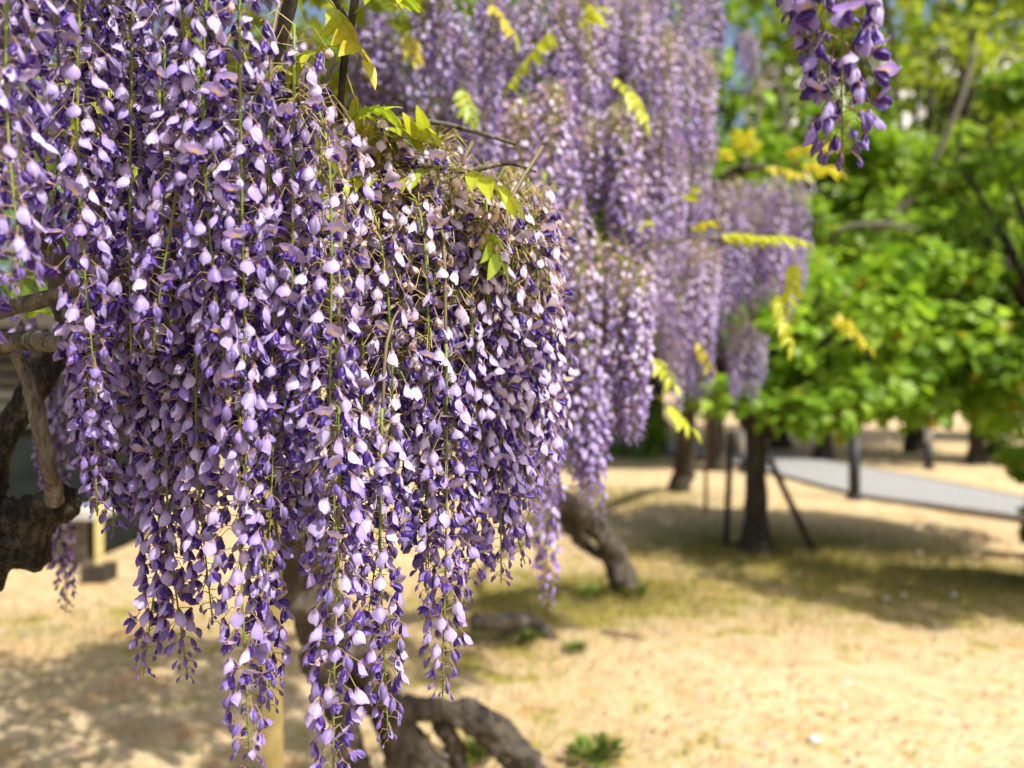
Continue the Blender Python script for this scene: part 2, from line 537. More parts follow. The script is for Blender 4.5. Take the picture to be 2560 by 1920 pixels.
TPL = {}
for lod in (0, 1):
    TPL[lod] = {'closed': [flower_template('closed', s, lod) for s in range(14)],
                'open': [flower_template('open', 20 + s, lod) for s in range(7)],
                'bud': [flower_template('bud', 40 + s, lod) for s in range(3)],
                'wither': [flower_template('wither', 60 + s, lod) for s in range(4)]}


def flower_colours(R, pale, keel):
    return (R[:, 0:1] * pale + R[:, 1:2] * keel + R[:, 2:3] * CALYX + R[:, 3:4] * YELLOW + R[:, 4:5] * WHITE + R[:, 5:6] * TAN)


def raceme_plan(L, seed, width=1.0, arch=(0, 0), fade=0.0, dens=1.0, mature=0.78, sparse_top=0.0, size=0.0196, lead=None):
    """local layout of one hanging flower cluster, top at the origin"""
    r = np.random.default_rng(seed)
    n = max(14, int(L / 0.0040 * dens))
    wig = r.normal(0, 0.016, 4)
    def rach(t):
        t = np.asarray(t, float)
        e = 1 - np.exp(-7 * t)
        x = arch[0] * e + wig[0] * np.sin(t * 4 + wig[1] * 90) * t
        y = arch[1] * e + wig[2] * np.sin(t * 3.3 + wig[3] * 90) * t
        return np.stack([x, y, -L * t + 0.03 * np.sin(np.clip(t * 9, 0, math.pi)) * (abs(arch[0]) + abs(arch[1])) * 10], -1)
    fl = []
    ph = r.uniform(0, 6.28)
    for i in range(n):
        t = 0.02 + 0.98 * (i + r.uniform(-0.3, 0.3)) / n
        t = min(max(t, 0.005), 1.0)
        ph += 2.399 + r.normal(0, 0.25)
        if t < sparse_top and r.random() < 0.75: continue
        if t > mature:
            k = (t - mature) / (1 - mature)
            s = size * (0.95 - 0.62 * k) * r.uniform(0.85, 1.1)
            kind = 'bud' if r.random() < 0.35 + 0.8 * k else 'closed'
            pl = (0.021 - 0.012 * k) * width
        else:
            s = size * r.uniform(0.84, 1.12)
            x = r.random()
            kind = 'closed' if x < 0.78 else ('open' if x < 0.93 else 'bud')
            if fade > 0 and t < 0.42 and r.random() < fade * (0.80 - t * 1.7): kind = 'wither'
            pl = (0.030 - 0.010 * t / mature) * width * r.uniform(0.65, 1.2)
        o = np.array([math.cos(ph), math.sin(ph), 0.0])
        b = rach(t)
        rise = r.uniform(-0.15, 0.35)
        m = b + o * pl * 0.55 + np.array([0, 0, pl * rise])
        e = b + o * pl * 0.95 + np.array([0, 0, -pl * r.uniform(0.10, 0.45)])
        ax = o * r.uniform(-0.05, 0.5) + np.array([r.normal(0, 0.17), r.normal(0, 0.17), -1.0])
        if kind == 'open': ax = o * r.uniform(0.5, 1.1) + np.array([r.normal(0, 0.2), r.normal(0, 0.2), -0.8])
        ax /= np.linalg.norm(ax)
        ro = r.normal(0, 0.55); o2 = o * math.cos(ro) + np.array([-o[1], o[0], 0]) * math.sin(ro)
        yy = o2 - ax * np.dot(o2, ax); yy /= np.linalg.norm(yy)
        xx = np.cross(yy, ax)
        mix = np.clip(r.normal(0.22 + 0.40 * t, 0.22), 0, 1)
        fd = np.clip(fade * (1.3 - t) + r.normal(0, 0.12), 0, 1)
        pale = (PALE * (1 - mix) + MEDI * mix) * (1 - fd) + FADE * fd
        if t > mature: pale = pale * 0.6 + MEDI * 0.4
        keel = KEEL * (1 - 0.6 * mix) + KEEL2 * 0.6 * mix
        ti = int(r.integers(0, 100))
        fl.append(dict(t=t, kind=kind, ti=ti, s=s, e=e, b=b, m=m, M=np.stack([xx, yy, ax], axis=1), pale=pale * r.uniform(0.9, 1.06), keel=keel, o=o))
    # a few bare curled stalks in the old part
    bare = []
    if fade > 0.2:
        for i in range(int(44 * fade)):
            t = r.uniform(0.0, 0.45)
            a = r.uniform(0, 6.28)
            o = np.array([math.cos(a), math.sin(a), 0])
            b = rach(t)
            bare.append((b, b + o * 0.02 + np.array([0, 0, 0.012]), b + o * 0.036 + np.array([0, 0, r.uniform(-0.015, 0.012)])))
    return dict(L=L, rach=rach, fl=fl, bare=bare, fade=fade, lead=lead)


def raceme_meshes(plan, name, lod=0, skip=frozenset()):
    """stalk mesh (rachis + pedicels) and blossom mesh"""
    st = Bag()
    tt = np.linspace(0, 1, 16 if lod == 0 else 8)
    pth = plan['rach'](tt)
    rad = (0.0022 * (1 - 0.6 * tt)) * (1 if lod == 0 else 1.2)
    v, q, t = tube(pth, rad, 5 if lod == 0 else 3)
    gcol = GREEN * (1 - plan['fade'] * 0.2)
    st.add(v, q, t, gcol)
    for f in plan['fl']:
        if lod == 0:
            v, q, t = tube(np.array([f['b'], f['m'], f['e']]), [0.0007, 0.00055, 0.0006], 3, cap=False)
        else:
            v, q, t = tube(np.array([f['b'], f['e']]), [0.0008, 0.0008], 3, cap=False)
        st.add(v, q, None, PED * (1 - 0.5 * f['t']) + CALYX * 0.4 * f['t'])
    if plan['lead'] is not None:
        lp = smooth_path(np.array([[0, 0, -0.01], np.array(plan['lead']) * [0.15, 0.15, 0.5], np.array(plan['lead'])]), 9)
        v, q, t = tube(lp, np.linspace(0.0021, 0.003, 9), 5)
        st.add(v, q, t, np.array([0.16, 0.13, 0.06]))
    for b in plan['bare']:
        v, q, t = tube(np.array(b), [0.0008, 0.0006, 0.0006], 3, cap=False)
        st.add(v, q, None, np.array([0.46, 0.38, 0.13]))
    fm = None
    fb = Bag()
    for i, f in enumerate(plan['fl']):
        if i in skip: continue
        tl = TPL[lod][f['kind']]
        V, Q, R = tl[f['ti'] % len(tl)]
        keel = f['keel'] if lod == 0 else f['keel'] * 0.35 + MEDI * 0.65
        fb.add((V * f['s']) @ f['M'].T + f['e'], Q, None, flower_colours(R, f['pale'], keel))
    if fb.n:
        fm = fb.mesh(name + '_blossom', [M_PETAL])
    return st.mesh(name + '_stalk', [M_STEM]), fm


# ------------------------------------------------------------------ wisteria leaves
def leaflet_mesh(L_, W, col, seed):
    r = np.random.default_rng(seed)
    nu, nv = 5, 7
    uu, ww = np.meshgrid(np.linspace(-1, 1, nu), np.linspace(0, 1, nv))
    uu, ww = uu.ravel(), ww.ravel()
    prof = np.sin(np.clip(ww, 0.0, 1) ** 0.8 * math.pi) ** 0.8 * (1 - 0.25 * ww) + 0.02
    x = uu * W * prof
    z = 0.22 * W * np.abs(uu) * prof - 0.25 * L_ * ww ** 2 + 0.05 * W * np.sin(ww * 9 + seed) * uu
    v = np.stack([x, ww * L_, z], -1)
    c = np.tile(col, (len(v), 1)) * (1 + 0.12 * np.sin(ww * 14) * np.abs(uu))[:, None]
    c[np.abs(uu) < 0.1] *= 1.12
    return make_mesh('leaflet', v, grid_faces(nu, nv), [M_LEAF], np.clip(c, 0, 1))


LCOL = [np.array([0.46, 0.50, 0.03]), np.array([0.34, 0.46, 0.03]), np.array([0.50, 0.44, 0.03]), np.array([0.17, 0.27, 0.03])]
LEAFLETS = [leaflet_mesh(0.05, 0.0115, c, i) for i, c in enumerate(LCOL)] + [leaflet_mesh(0.05, 0.010, LCOL[0] * 0.95, 9)]


def leaf(tree, base, direction, length=0.16, n=11, size=1.0, droop=0.5, tone=0, seed=0, hang=0.6):
    """pinnate leaf: midrib with paired leaflets, each its own piece"""
    r = np.random.default_rng(seed + 500)
    d = np.array(direction, float); d /= np.linalg.norm(d)
    ts = np.linspace(0, 1, 9)
    pth = np.array([base + d * length * t + np.array([0, 0, -droop * length * t * t]) for t in ts])
    bg = Bag()
    v, q, t = tube(pth, 0.0011 * (1 - 0.6 * ts), 4)
    bg.add(v, q, t, LCOL[tone] * 0.8)
    rib = put('leaf', bg.mesh('leaf_midrib', [M_STEM]), tree)
    side = np.cross(d, [0, 0, 1.0])
    side /= np.linalg.norm(side) + 1e-9
    upv = np.cross(side, d)
    for i in range(n):
        t = 0.22 + 0.78 * (i // 2 + 1) / (n // 2 + 1) if i < n - 1 else 1.0
        p = base + d * length * t + np.array([0, 0, -droop * length * t * t])
        s = (-1 if i % 2 else 1)
        yd = (d * 0.55 + side * s * 0.9) if i < n - 1 else d.copy()
        yd = yd + np.array([0, 0, -hang * r.uniform(0.6, 1.3)]) + r.normal(0, 0.12, 3)
        yd /= np.linalg.norm(yd)
        zz = upv + r.normal(0, 0.3, 3)
        zz = zz - yd * np.dot(zz, yd); zz /= np.linalg.norm(zz)
        xx = np.cross(yd, zz)
        sc = size * r.uniform(0.8, 1.1) * (0.75 + 0.35 * math.sin(t * 2.6))
        Mx = Matrix(((xx[0], yd[0], zz[0], p[0]), (xx[1], yd[1], zz[1], p[1]), (xx[2], yd[2], zz[2], p[2]), (0, 0, 0, 1)))
        k = tone if r.random() < 0.75 else 4
        put('leaflet', LEAFLETS[k], rib, Mx @ Matrix.Scale(sc, 4))
    return rib


def leaf_cloud(centres, radii, n, size, col_a, col_b, seed, yellow=0.0):
    r = np.random.default_rng(seed)
    centres = np.asarray(centres, float); radii = np.asarray(radii, float)
    w = radii ** 2; w /= w.sum()
    k = r.choice(len(centres), n, p=w)
    d = r.normal(size=(n, 3)); d /= np.linalg.norm(d, axis=1)[:, None]
    p = centres[k] + d * (radii[k] * r.uniform(0.35, 1.0, n) ** 0.6)[:, None] * np.array([1.15, 1.15, 0.72])
    # leaf frame: normal mostly up and outward
    nr = d * 0.6 + np.array([0, 0, 0.7]) + r.normal(0, 0.45, (n, 3))
    nr /= np.linalg.norm(nr, axis=1)[:, None]
    a = r.normal(size=(n, 3)) + np.array([0, 0, -0.5]); a -= nr * (a * nr).sum(1)[:, None]; a /= np.linalg.norm(a, axis=1)[:, None]
    b = np.cross(nr, a)
    s = size * r.uniform(0.65, 1.25, n)
    tpl = np.array([[0, 0, 0], [0.42, 0.45, 0.10], [0, 0.5, -0.04], [-0.42, 0.45, 0.10], [0, 1.0, -0.10]])
    v = p[:, None, :] + s[:, None, None] * (tpl[None, :, 0:1] * b[:, None, :] + tpl[None, :, 1:2] * a[:, None, :] + tpl[None, :, 2:3] * nr[:, None, :])
    base = (np.arange(n) * 5)[:, None]
    f = np.stack([base + np.array([0, 1, 2]), base + np.array([0, 2, 3]), base + np.array([2, 1, 4]), base + np.array([2, 4, 3])], 1).reshape(-1, 3)
    m = np.clip(0.5 + 0.35 * vnoise(p * 0.8, seed, 2) + r.normal(0, 0.22, n), 0, 1)[:, None]
    c = np.array(col_a) * (1 - m) + np.array(col_b) * m
    if yellow > 0:
        yy = r.random(n) < yellow
        c[yy] = np.array([0.33, 0.26, 0.02])
    return v.reshape(-1, 3), f, np.repeat(c, 5, axis=0)


def branch(tree, pts, rad, mat, name='branch', rough=0.18, seed=0, sides=9, n=None, freq=14.0):
    """pts world points with per-point radius"""
    p = smooth_path(np.hstack([np.array(pts, float), np.array(rad, float)[:, None]]), n or max(10, 7 * len(pts)))
    v, q, t = tube(p[:, :3], np.maximum(p[:, 3], 0.0008), sides, rough, seed, freq=freq)
    bg = Bag(); bg.add(v, q, t)
    return put(name, bg.mesh(name, [mat]), tree)


# ------------------------------------------------------------------ racemes placed on a tree
LIB = {}
def library(lod):
    if lod not in LIB:
        out = []
        for k, L in enumerate((0.20, 0.28, 0.36, 0.44, 0.52, 0.60)):
            for s in range(3):
                pl = raceme_plan(L, 900 + k * 10 + s + lod * 300, width=(1.0 if lod == 0 else 1.25) + 0.1 * (s - 1), fade=(0.0, 0.25, 0.7)[s],
                                 dens=1.0 if lod == 0 else 0.85, size=0.0196 if lod == 0 else 0.0212)
                out.append((L, (0.0, 0.25, 0.7)[s], raceme_meshes(pl, 'raceme_%d_%d_%d' % (lod, k, s), lod)))
        LIB[lod] = out
    return LIB[lod]


def place_lib(tree, top, L, fade, lod, seed):
    r = np.random.default_rng(seed)
    cand = sorted(library(lod), key=lambda c: abs(c[0] - L) + 0.12 * abs(c[1] - fade) + r.uniform(0, 0.05))[0]
    sc = float(np.clip(L / cand[0], 0.85, 1.18))
    M = T(top) @ Matrix.Rotation(r.uniform(0, 6.28), 4, 'Z') @ Matrix.Rotation(r.normal(0, 0.035), 4, 'X') @ Matrix.Scale(sc, 4)
    st = put('raceme', cand[2][0], tree, M)
    if cand[2][1]:
        tag(put('blossom', cand[2][1], st, M), kind='stuff')
    return st


def interp(tab, x):
    a = np.array(tab, float)
    return float(np.interp(x, a[:, 0], a[:, 1]))


# ================================================================== NEAR WISTERIA
near_base = G(1440, 1960)
NW = thing('wisteria_tree', (near_base[0], near_base[1], 0),
           'nearest wisteria, long lilac flower clusters in focus filling the left half', 'wisteria', 'flowering wisterias')

# ---- trunk, limbs and branches
pt = lambda L: [P(*a[:3]) for a in L]
rd = lambda L: [a[3] for a in L]
B = [(1120, 2060, 2.80, .085), (1080, 1960, 2.72, .075), (1010, 1850, 2.58, .062), (930, 1730, 2.42, .058), (850, 1610, 2.24, .062), (790, 1520, 2.1, .07),
     (750, 1420, 1.95, .068), (730, 1200, 1.8, .06), (650, 900, 1.65, .055), (480, 500, 1.5, .045), (300, 100, 1.4, .035), (200, -300, 1.3, .025)]
branch(NW, pt(B), rd(B), M_BARKD, 'trunk', 0.28, 3, 36, 240, 6.0)
for j, (B, m) in enumerate([
    ([(900, 1720, 2.40, .03), (1000, 1770, 2.5, .036), (1090, 1775, 2.6, .042), (1170, 1790, 2.66, .052), (1250, 1845, 2.72, .054), (1310, 1910, 2.76, .055), (1350, 1980, 2.8, .05)], M_BARKD),
    ([(1100, 1800, 2.62, .03), (1135, 1870, 2.7, .03), (1160, 1950, 2.76, .035), (1190, 2020, 2.8, .05)], M_BARKD),
    ([(800, 1560, 2.1, .045), (900, 1640, 2.2, .035), (960, 1760, 2.35, .03), (990, 1900, 2.5, .035), (1000, 2050, 2.6, .04)], M_BARKD),
    ([(780, 1500, 2.08, .05), (800, 1640, 2.15, .045), (860, 1800, 2.3, .04), (900, 1990, 2.5, .05), (910, 2080, 2.55, .06)], M_BARKD)]):
    branch(NW, pt(B), rd(B), m, 'root', 0.30, 300 + j, 36, 130, 9.0)
LIMBS = [
    ([(-420, 1000, 1.35, .075), (-250, 1200, 1.25, .08), (-90, 1330, 1.2, .070), (15, 1350, 1.18, .054), (85, 1310, 1.17, .036), (130, 1262, 1.16, .030), (158, 1238, 1.15, .020)], M_KNOT, 'limb', 0.36, 48, 220, 12.0),
    ([(-80, 1330, 1.2, .035), (-45, 1230, 1.2, .028), (0, 1110, 1.2, .022), (65, 1000, 1.2, .020), (125, 910, 1.2, .020), (185, 820, 1.22, .019), (260, 700, 1.28, .020), (330, 480, 1.35, .016), (360, 200, 1.35, .014), (380, -200, 1.3, .012)], M_KNOT, 'limb', 0.26, 28, 190, 14.0),
    ([(36, 880, 1.06, .0085), (72, 950, 1.07, .0105), (98, 1060, 1.08, .0108), (118, 1160, 1.09, .0108), (140, 1255, 1.13, .0125)], M_PALE, 'branch', 0.20, 16, 70, 30.0),
    ([(-140, 835, .88, .0105), (0, 778, .88, .0095), (150, 735, .87, .009), (270, 690, .865, .009), (360, 668, .87, .0085), (460, 640, .90, .0075), (640, 560, 1.0, .006)], M_PALE, 'branch', 0.12, 10, 50, 22.0),
    ([(-60, 880, 1.15, .018), (60, 850, 1.13, .016), (165, 855, .98, .012), (235, 800, .91, .010), (310, 740, .89, .009), (385, 705, .91, .0085), (520, 640, 1.05, .007)], M_BARK, 'branch', 0.18, 10, 50, 18.0),
    ([(200, 830, .86, .005), (290, 856, .86, .0045), (380, 880, .87, .004), (490, 905, .92, .0035), (600, 930, 1.1, .003)], M_BARK, 'branch', 0.12, 6, 30, 22.0),
    ([(-90, 330, 1.12, .026), (0, 425, 1.12, .024), (70, 510, 1.13, .022), (115, 590, 1.14, .021), (150, 690, 1.17, .019), (165, 800, 1.19, .019)], M_BARKD, 'limb', 0.2, 12, 50, 16.0),
    ([(110, 440, 1.2, .006), (140, 520, 1.2, .006), (175, 600, 1.2, .005)], M_BARKD, 'branch', 0.1, 6, 20, 16.0),
    ([(190, 285, .97, .008), (270, 300, .98, .0075), (360, 296, 1.0, .007), (430, 290, 1.02, .006)], M_BARK, 'branch', 0.15, 8, 24, 18.0),
    ([(205, 285, .96, .007), (280, 338, .95, .009), (350, 378, .95, .0095), (437, 420, .96, .010)], M_PALE, 'branch', 0.15, 8, 28, 18.0),
    ([(745, -120, .92, .010), (726, 0, .92, .0085), (706, 90, .92, .0078), (698, 190, .93, .007)], M_BARKD, 'branch', 0.15, 8, 24, 18.0),
    ([(900, -120, .93, .006), (884, 20, .93, .0052), (868, 110, .93, .005), (856, 190, .94, .0045), (850, 300, .97, .004)], M_BARKD, 'branch', 0.12, 7, 24, 18.0),
    ([(700, 190, .95, .007), (800, 250, 1.0, .006), (907, 276, 1.05, .0052), (995, 298, 1.08, .0045), (1122, 312, 1.12, .0040), (1290, 360, 1.14, .003)], M_PALE, 'branch', 0.12, 6, 36, 18.0),
    ([(850, 480, 1.08, .005), (950, 438, 1.04, .0045), (1060, 415, 1.03, .004), (1160, 428, 1.04, .0035), (1270, 408, 1.06, .003), (1340, 430, 1.08, .002)], M_BARK, 'branch', 0.12, 6, 36, 18.0),
    ([(660, 260, .93, .005), (740, 245, .92, .0048), (800, 232, .91, .004)], M_BARK, 'branch', 0.15, 6, 20, 18.0),
    ([(-300, -120, 1.1, .03), (100, -60, 1.1, .028), (500, -90, 1.08, .024), (900, -140, 1.0, .02), (1400, -330, .85, .016), (1900, -420, .75, .012), (2180, -420, .68, .008)], M_BARKD, 'limb', 0.18, 10, 60, 14.0),
    ([(-250, -140, .9, .012), (150, -160, .88, .011), (560, -120, .9, .008), (800, -40, .97, .005), (900, 120, 1.04, .003)], M_BARK, 'branch', 0.15, 8, 40, 16.0),
    ([(200, 60, 1.3, .012), (500, 160, 1.3, .009), (850, 300, 1.28, .005), (1100, 360, 1.25, .003)], M_BARKD, 'branch', 0.15, 8, 40, 16.0),
    ([(-60, 560, 1.3, .006), (60, 585, 1.3, .006), (150, 570, 1.28, .005)], M_PALE, 'branch', 0.12, 6, 20, 18.0),
    ([(-60, 610, 1.4, .007), (80, 640, 1.4, .006), (220, 630, 1.4, .005)], M_PALE, 'branch', 0.12, 6, 20, 18.0),
    ([(-60, 690, 1.35, .006), (60, 700, 1.35, .005), (170, 690, 1.35, .004)], M_BARK, 'branch', 0.12, 6, 20, 18.0),
    ([(700, 1420, 1.45, .004), (640, 800, 1.3, .008), (640, 600, 1.28, .009), (650, 300, 1.25, .01)], M_BARKD, 'branch', 0.12, 7, 30, 18.0),
]
for i, (L_, m, nm, ro, sd, n, fq) in enumerate(LIMBS):
    branch(NW, pt(L_), rd(L_), m, nm, ro, 10 + i, sd, n, fq)

# ---- hanging clusters: (x, y of top, y of tip, depth, fade, width)
FRONT = [
    (25, -260, 730, .70, .15, 1.1), (-60, -200, 980, .74, .1, 1.0),
    (205, -200, 1010, .80, .0, 1.0), (225, 790, 1285, .96, .0, 1.0), (300, 850, 1330, .97, .0, 1.1), (355, 840, 1320, .95, .0, 1.0), (385, 960, 1690, .95, .0, .9), (395, 800, 1250, .98, .0, 1.1), (455, 700, 1400, .97, .0, 1.2), (262, -60, 1290, .86, .0, .85), (130, -280, 640, .84, .1, 1.1),
    (330, -250, 900, .84, .0, 1.1), (415, 60, 1180, .90, .0, 1.1), (445, -200, 880, .80, .05, 1.15), (430, 780, 1710, .92, .0, .85),
    (525, -260, 1000, .80, .1, 1.1), (505, 480, 1570, .88, .0, .95),
    (600, -180, 1290, .80, .05, 1.2), (605, 660, 1950, .84, .0, 1.15), (672, 300, 1500, .85, .1, 1.2), (655, 900, 1780, .88, .05, .9),
    (735, 60, 1080, .84, .25, 1.2), (765, 560, 1400, .90, .1, 1.0), (842, 200, 1420, .82, .35, 1.3), (846, 980, 2020, .83, .05, 1.15),
    (800, 420, 1640, .90, .3, 1.0), (905, 520, 1380, .93, .3, 1.1), (965, 470, 1600, .93, .6, 1.15), (955, 1020, 1865, .90, .0, 1.0),
    (1010, 560, 1360, .97, .5, 1.0), (1076, 440, 1420, .95, .85, 1.15), (1065, 820, 1480, .98, .1, .9), (1115, 860, 1740, .94, .05, 1.05),
    (1145, 470, 1360, .98, .8, 1.15), (1180, 760, 1520, .98, .1, .9), (1225, 450, 1330, .99, .9, 1.15), (1252, 720, 1450, 1.0, .2, .9),
    (1290, 430, 1330, 1.02, .95, 1.1), (1315, 820, 1400, 1.03, .2, .9), (1345, 450, 1290, 1.05, .9, 1.1), (1368, 480, 1220, 1.08, .8, 1.0),
]
plans = []
for i, (x, y0, y1, d, fd, w) in enumerate(FRONT):
    L = (y1 - y0) / F * d
    r = np.random.default_rng(i + 70)
    arch = (0, 0)
    top = P(x, y0, d)
    if x > 830 and y0 < 600:
        arch = (r.uniform(0.01, 0.045), -r.uniform(0.02, 0.06))
        top = top - np.array([arch[0], arch[1], 0])
    lead = (r.uniform(-.06, .06), r.uniform(.08, .2), r.uniform(.2, .3)) if y0 > 200 and x < 880 or y0 > 600 else None
    plan = raceme_plan(L, 100 + i, w, arch, fd, 1.0, 0.80 if y1 > 1200 else 0.86, lead=lead)
    plans.append((plan, top))
# the lone clusters at the upper right, hanging from the limb above the frame
LONE = [(2114, -520, 410, .70, .0, 1.35, .84), (2006, -420, 270, .74, .0, .8, .60), (1972, -420, 70, .78, .0, .8, .7)]
for i, (x, y0, y1, d, fd, w, mat_) in enumerate(LONE):
    L = (y1 - y0) / F * d
    plan = raceme_plan(L, 300 + i, w, (0, 0), fd, (1.15, 0.5, 0.5)[i], mat_, 0.0, 0.0228)
    plans.append((plan, P(x, y0, d)))

# the 300 flowers that show largest become pieces of their own, the rest one mass on each cluster
cells = {}
for pi, (plan, top) in enumerate(plans):
    for fi, f in enumerate(plan['fl']):
        w = f['e'] + top + f['M'][:, 2] * f['s'] * 0.5
        px, py = 1280 + w[0] / w[1] * F, 960 - (w[2] - CAM_H) / w[1] * F
        if not (0 < px < 2560 and 0 < py < 1920): continue
        if f['kind'] == 'bud' and f['s'] < 0.015: continue
        key = (int(px // 34), int(py // 34))
        if key not in cells or w[1] < cells[key][0]:
            cells[key] = (w[1], pi, fi, f['s'] / w[1])
best = sorted(cells.values(), key=lambda c: -c[3])[:300]
single = {}
for c in best:
    single.setdefault(c[1], set()).add(c[2])
FM = {}
def flower_mesh(kind, ti, pale, keel):
    tl = TPL[0][kind]
    key = (kind, ti % len(tl), int(np.clip(pale[0] * 9, 0, 8)))
    if key not in FM:
        V, Q, R = tl[ti % len(tl)]
        FM[key] = make_mesh('flower', V, Q, [M_PETAL], flower_colours(R, pale, keel))
    return FM[key]
for pi, (plan, top) in enumerate(plans):
    sk = single.get(pi, set())
    sm, fm = raceme_meshes(plan, 'raceme', 0, sk)
    M = T(top)
    ro = put('raceme', sm, NW, M)
    if fm: tag(put('blossom', fm, ro, M), kind='stuff')
    for fi in sk:
        f = plan['fl'][fi]
        a = f['M']
        p = f['e'] + top
        Mx = Matrix(((a[0, 0], a[0, 1], a[0, 2], p[0]), (a[1, 0], a[1, 1], a[1, 2], p[1]), (a[2, 0], a[2, 1], a[2, 2], p[2]), (0, 0, 0, 1)))
        put('flower', flower_mesh(f['kind'], f['ti'], f['pale'], f['keel']), ro, Mx @ Matrix.Scale(f['s'], 4))

# clusters behind the front row
ENV = [(-300, 900), (0, 620), (150, 640), (185, 1120), (260, 1250), (340, 1280), (440, 1330), (560, 1420), (640, 1450), (700, 1320), (780, 1400), (860, 1480), (930, 1400), (980, 1430), (1040, 1340), (1110, 1420), (1180, 1340), (1250, 1320), (1350, 1230)]
RID = [(-300, -250), (600, -120), (760, 60), (880, 240), (1000, 300), (1150, 340), (1280, 390), (1370, 470)]
for i in range(64):
    r = np.random.default_rng(4000 + i)
    x = r.uniform(-120, 1350) if i > 40 else r.uniform(180, 1340)
    lay = r.random()
    d = 0.95 + 0.38 * lay + 0.0001 * x
    if x < 430: d += 0.16
    tip = interp(ENV, x) - 40 - abs(r.normal(0, 230)) - 120 * lay
    top_y = interp(RID, x) + r.uniform(0, 120)
    Lp = min((tip - top_y), r.uniform(620, 1000))
    if Lp < 260: continue
    L = Lp / F * d
    place_lib(NW, P(x, tip - Lp, d), L, np.clip((x - 600) / 700, 0, 1) * r.uniform(0.4, 1.0), 0, 5000 + i)
# short worn clusters along the top of the right-hand bulge
for i in range(40):
    r = np.random.default_rng(6000 + i)
    x = r.uniform(880, 1372)
    d = r.uniform(0.98, 1.2)
    y0 = interp(RID, x) + r.uniform(0, 170)
    place_lib(NW, P(x, y0, d), r.uniform(0.18, 0.34), 0.9, 0, 6100 + i)
# deep inside the canopy on the left
for i in range(22):
    r = np.random.default_rng(7000 + i)
    x = r.uniform(-250, 900)
    d = r.uniform(1.4, 2.0)
    top_y = r.uniform(-150, 300)
    tip = min(r.uniform(500, 1000), interp(ENV, x) - 100)
    if tip - top_y < 250: continue
    place_lib(NW, P(x, top_y, d), (tip - top_y) / F * d * 0.8, 0.2, 0, 7100 + i)
for x, y0, y1, d in ((140, 880, 1540, 1.45), (105, 820, 1330, 1.5), (170, 700, 1180, 1.42), (60, 560, 900, 1.5)):
    place_lib(NW, P(x, y0, d), (y1 - y0) / F * d, 0.1, 0, int(x))

# ---- young leaves on the near tree
LV = [ # px, py, d, direction, length, n, size, droop, tone, hang
    (1165, 402, 1.0, (-1.0, -.3, .55), .115, 9, .95, .25, 0, -.55), (1120, 400, 1.02, (-.95, -.1, .25), .10, 9, .9, .2, 3, -.7),
    (1130, 415, 1.0, (-.9, -.2, -.1), .09, 7, .9, .3, 1, .9), (1120, 425, .98, (.8, -.3, .1), .085, 7, 1.0, .6, 0, .9),
    (1010, 440, 1.0, (-.7, -.3, .1), .09, 7, .8, .4, 0, .6), (1190, 540, 1.0, (.4, -.4, -.5), .07, 7, .7, .4, 1, .9),
    (1000, 480, 1.04, (.2, -.5, -.6), .08, 7, .6, .3, 1, .6),
    (872, 110, .93, (-.9, -.3, -.15), .085, 9, .85, .3, 0, .6), (880, 40, .93, (.5, -.4, .3), .09, 7, 1.1, .2, 1, .3),
    (800, -20, .93, (.4, -.3, -.4), .10, 9, 1.0, .4, 2, .6), (860, 170, .98, (.3, .2, -.8), .09, 9, .9, .3, 2, .5), (890, -40, .93, (.3, -.4, -.1), .09, 9, 1.1, .3, 1, .4),
    (210, 190, 1.1, (.2, -.2, -.6), .09, 7, .8, .2, 0, .5), (120, 160, 1.05, (.8, -.2, -.1), .08, 7, .8, .3, 1, .5),
    (85, 600, 1.3, (.2, -.3, -.5), .08, 9, .9, .3, 3, 1.2), (60, 780, 1.25, (.8, -.2, .2), .07, 7, .7, .3, 1, .4), (600, 480, 1.15, (.3, -.3, -.4), .08, 7, .7, .3, 3, .7),
    (500, 650, 1.15, (.2, -.4, -.4), .08, 7, .7, .3, 1, .8), (300, 400, 1.15, (.5, -.4, -.1), .08, 7, .7, .3, 1, .8),
    (880, 300, .98, (.3, -.3, .2), .08, 7, .7, .5, 1, .6), (760, 310, .96, (.5, -.3, -.4), .08, 7, .6, .4, 0, .7), (700, 760, 1.02, (.4, -.3, -.4), .09, 7, .8, .4, 2, .8),
    (120, 850, 1.5, (.4, -.3, .2), .10, 9, .8, .3, 1, .6), (20, 700, 1.6, (.6, -.3, .2), .12, 9, .9, .3, 1, .6),
]
for i, (x, y, d, di, ln, n, sz, dr, tn, hg) in enumerate(LV):
    leaf(NW, P(x, y, d), di, ln, n, sz, dr, tn, i, hg)

# leafy top of the canopy above the frame; it dapples the sand and the clusters at left
rc = np.random.default_rng(77)
cen = np.stack([rc.uniform(-2.8, -0.15, 80), rc.uniform(1.2, 3.4, 80), rc.uniform(2.35, 2.6, 80)], -1)
cen2 = np.stack([rc.uniform(-0.75, 0.12, 9), rc.uniform(0.45, 0.95, 9), rc.uniform(2.2, 2.45, 9)], -1)
cv, cf, ccol = leaf_cloud(np.vstack([cen, cen2]), np.concatenate([rc.uniform(.12, .26, 80), rc.uniform(.06, .10, 9)]), 11000, .055, (.12, .20, .02), (.34, .38, .03), 78)
put('crown', make_mesh('crown', cv, cf, [M_LEAF], ccol), NW)

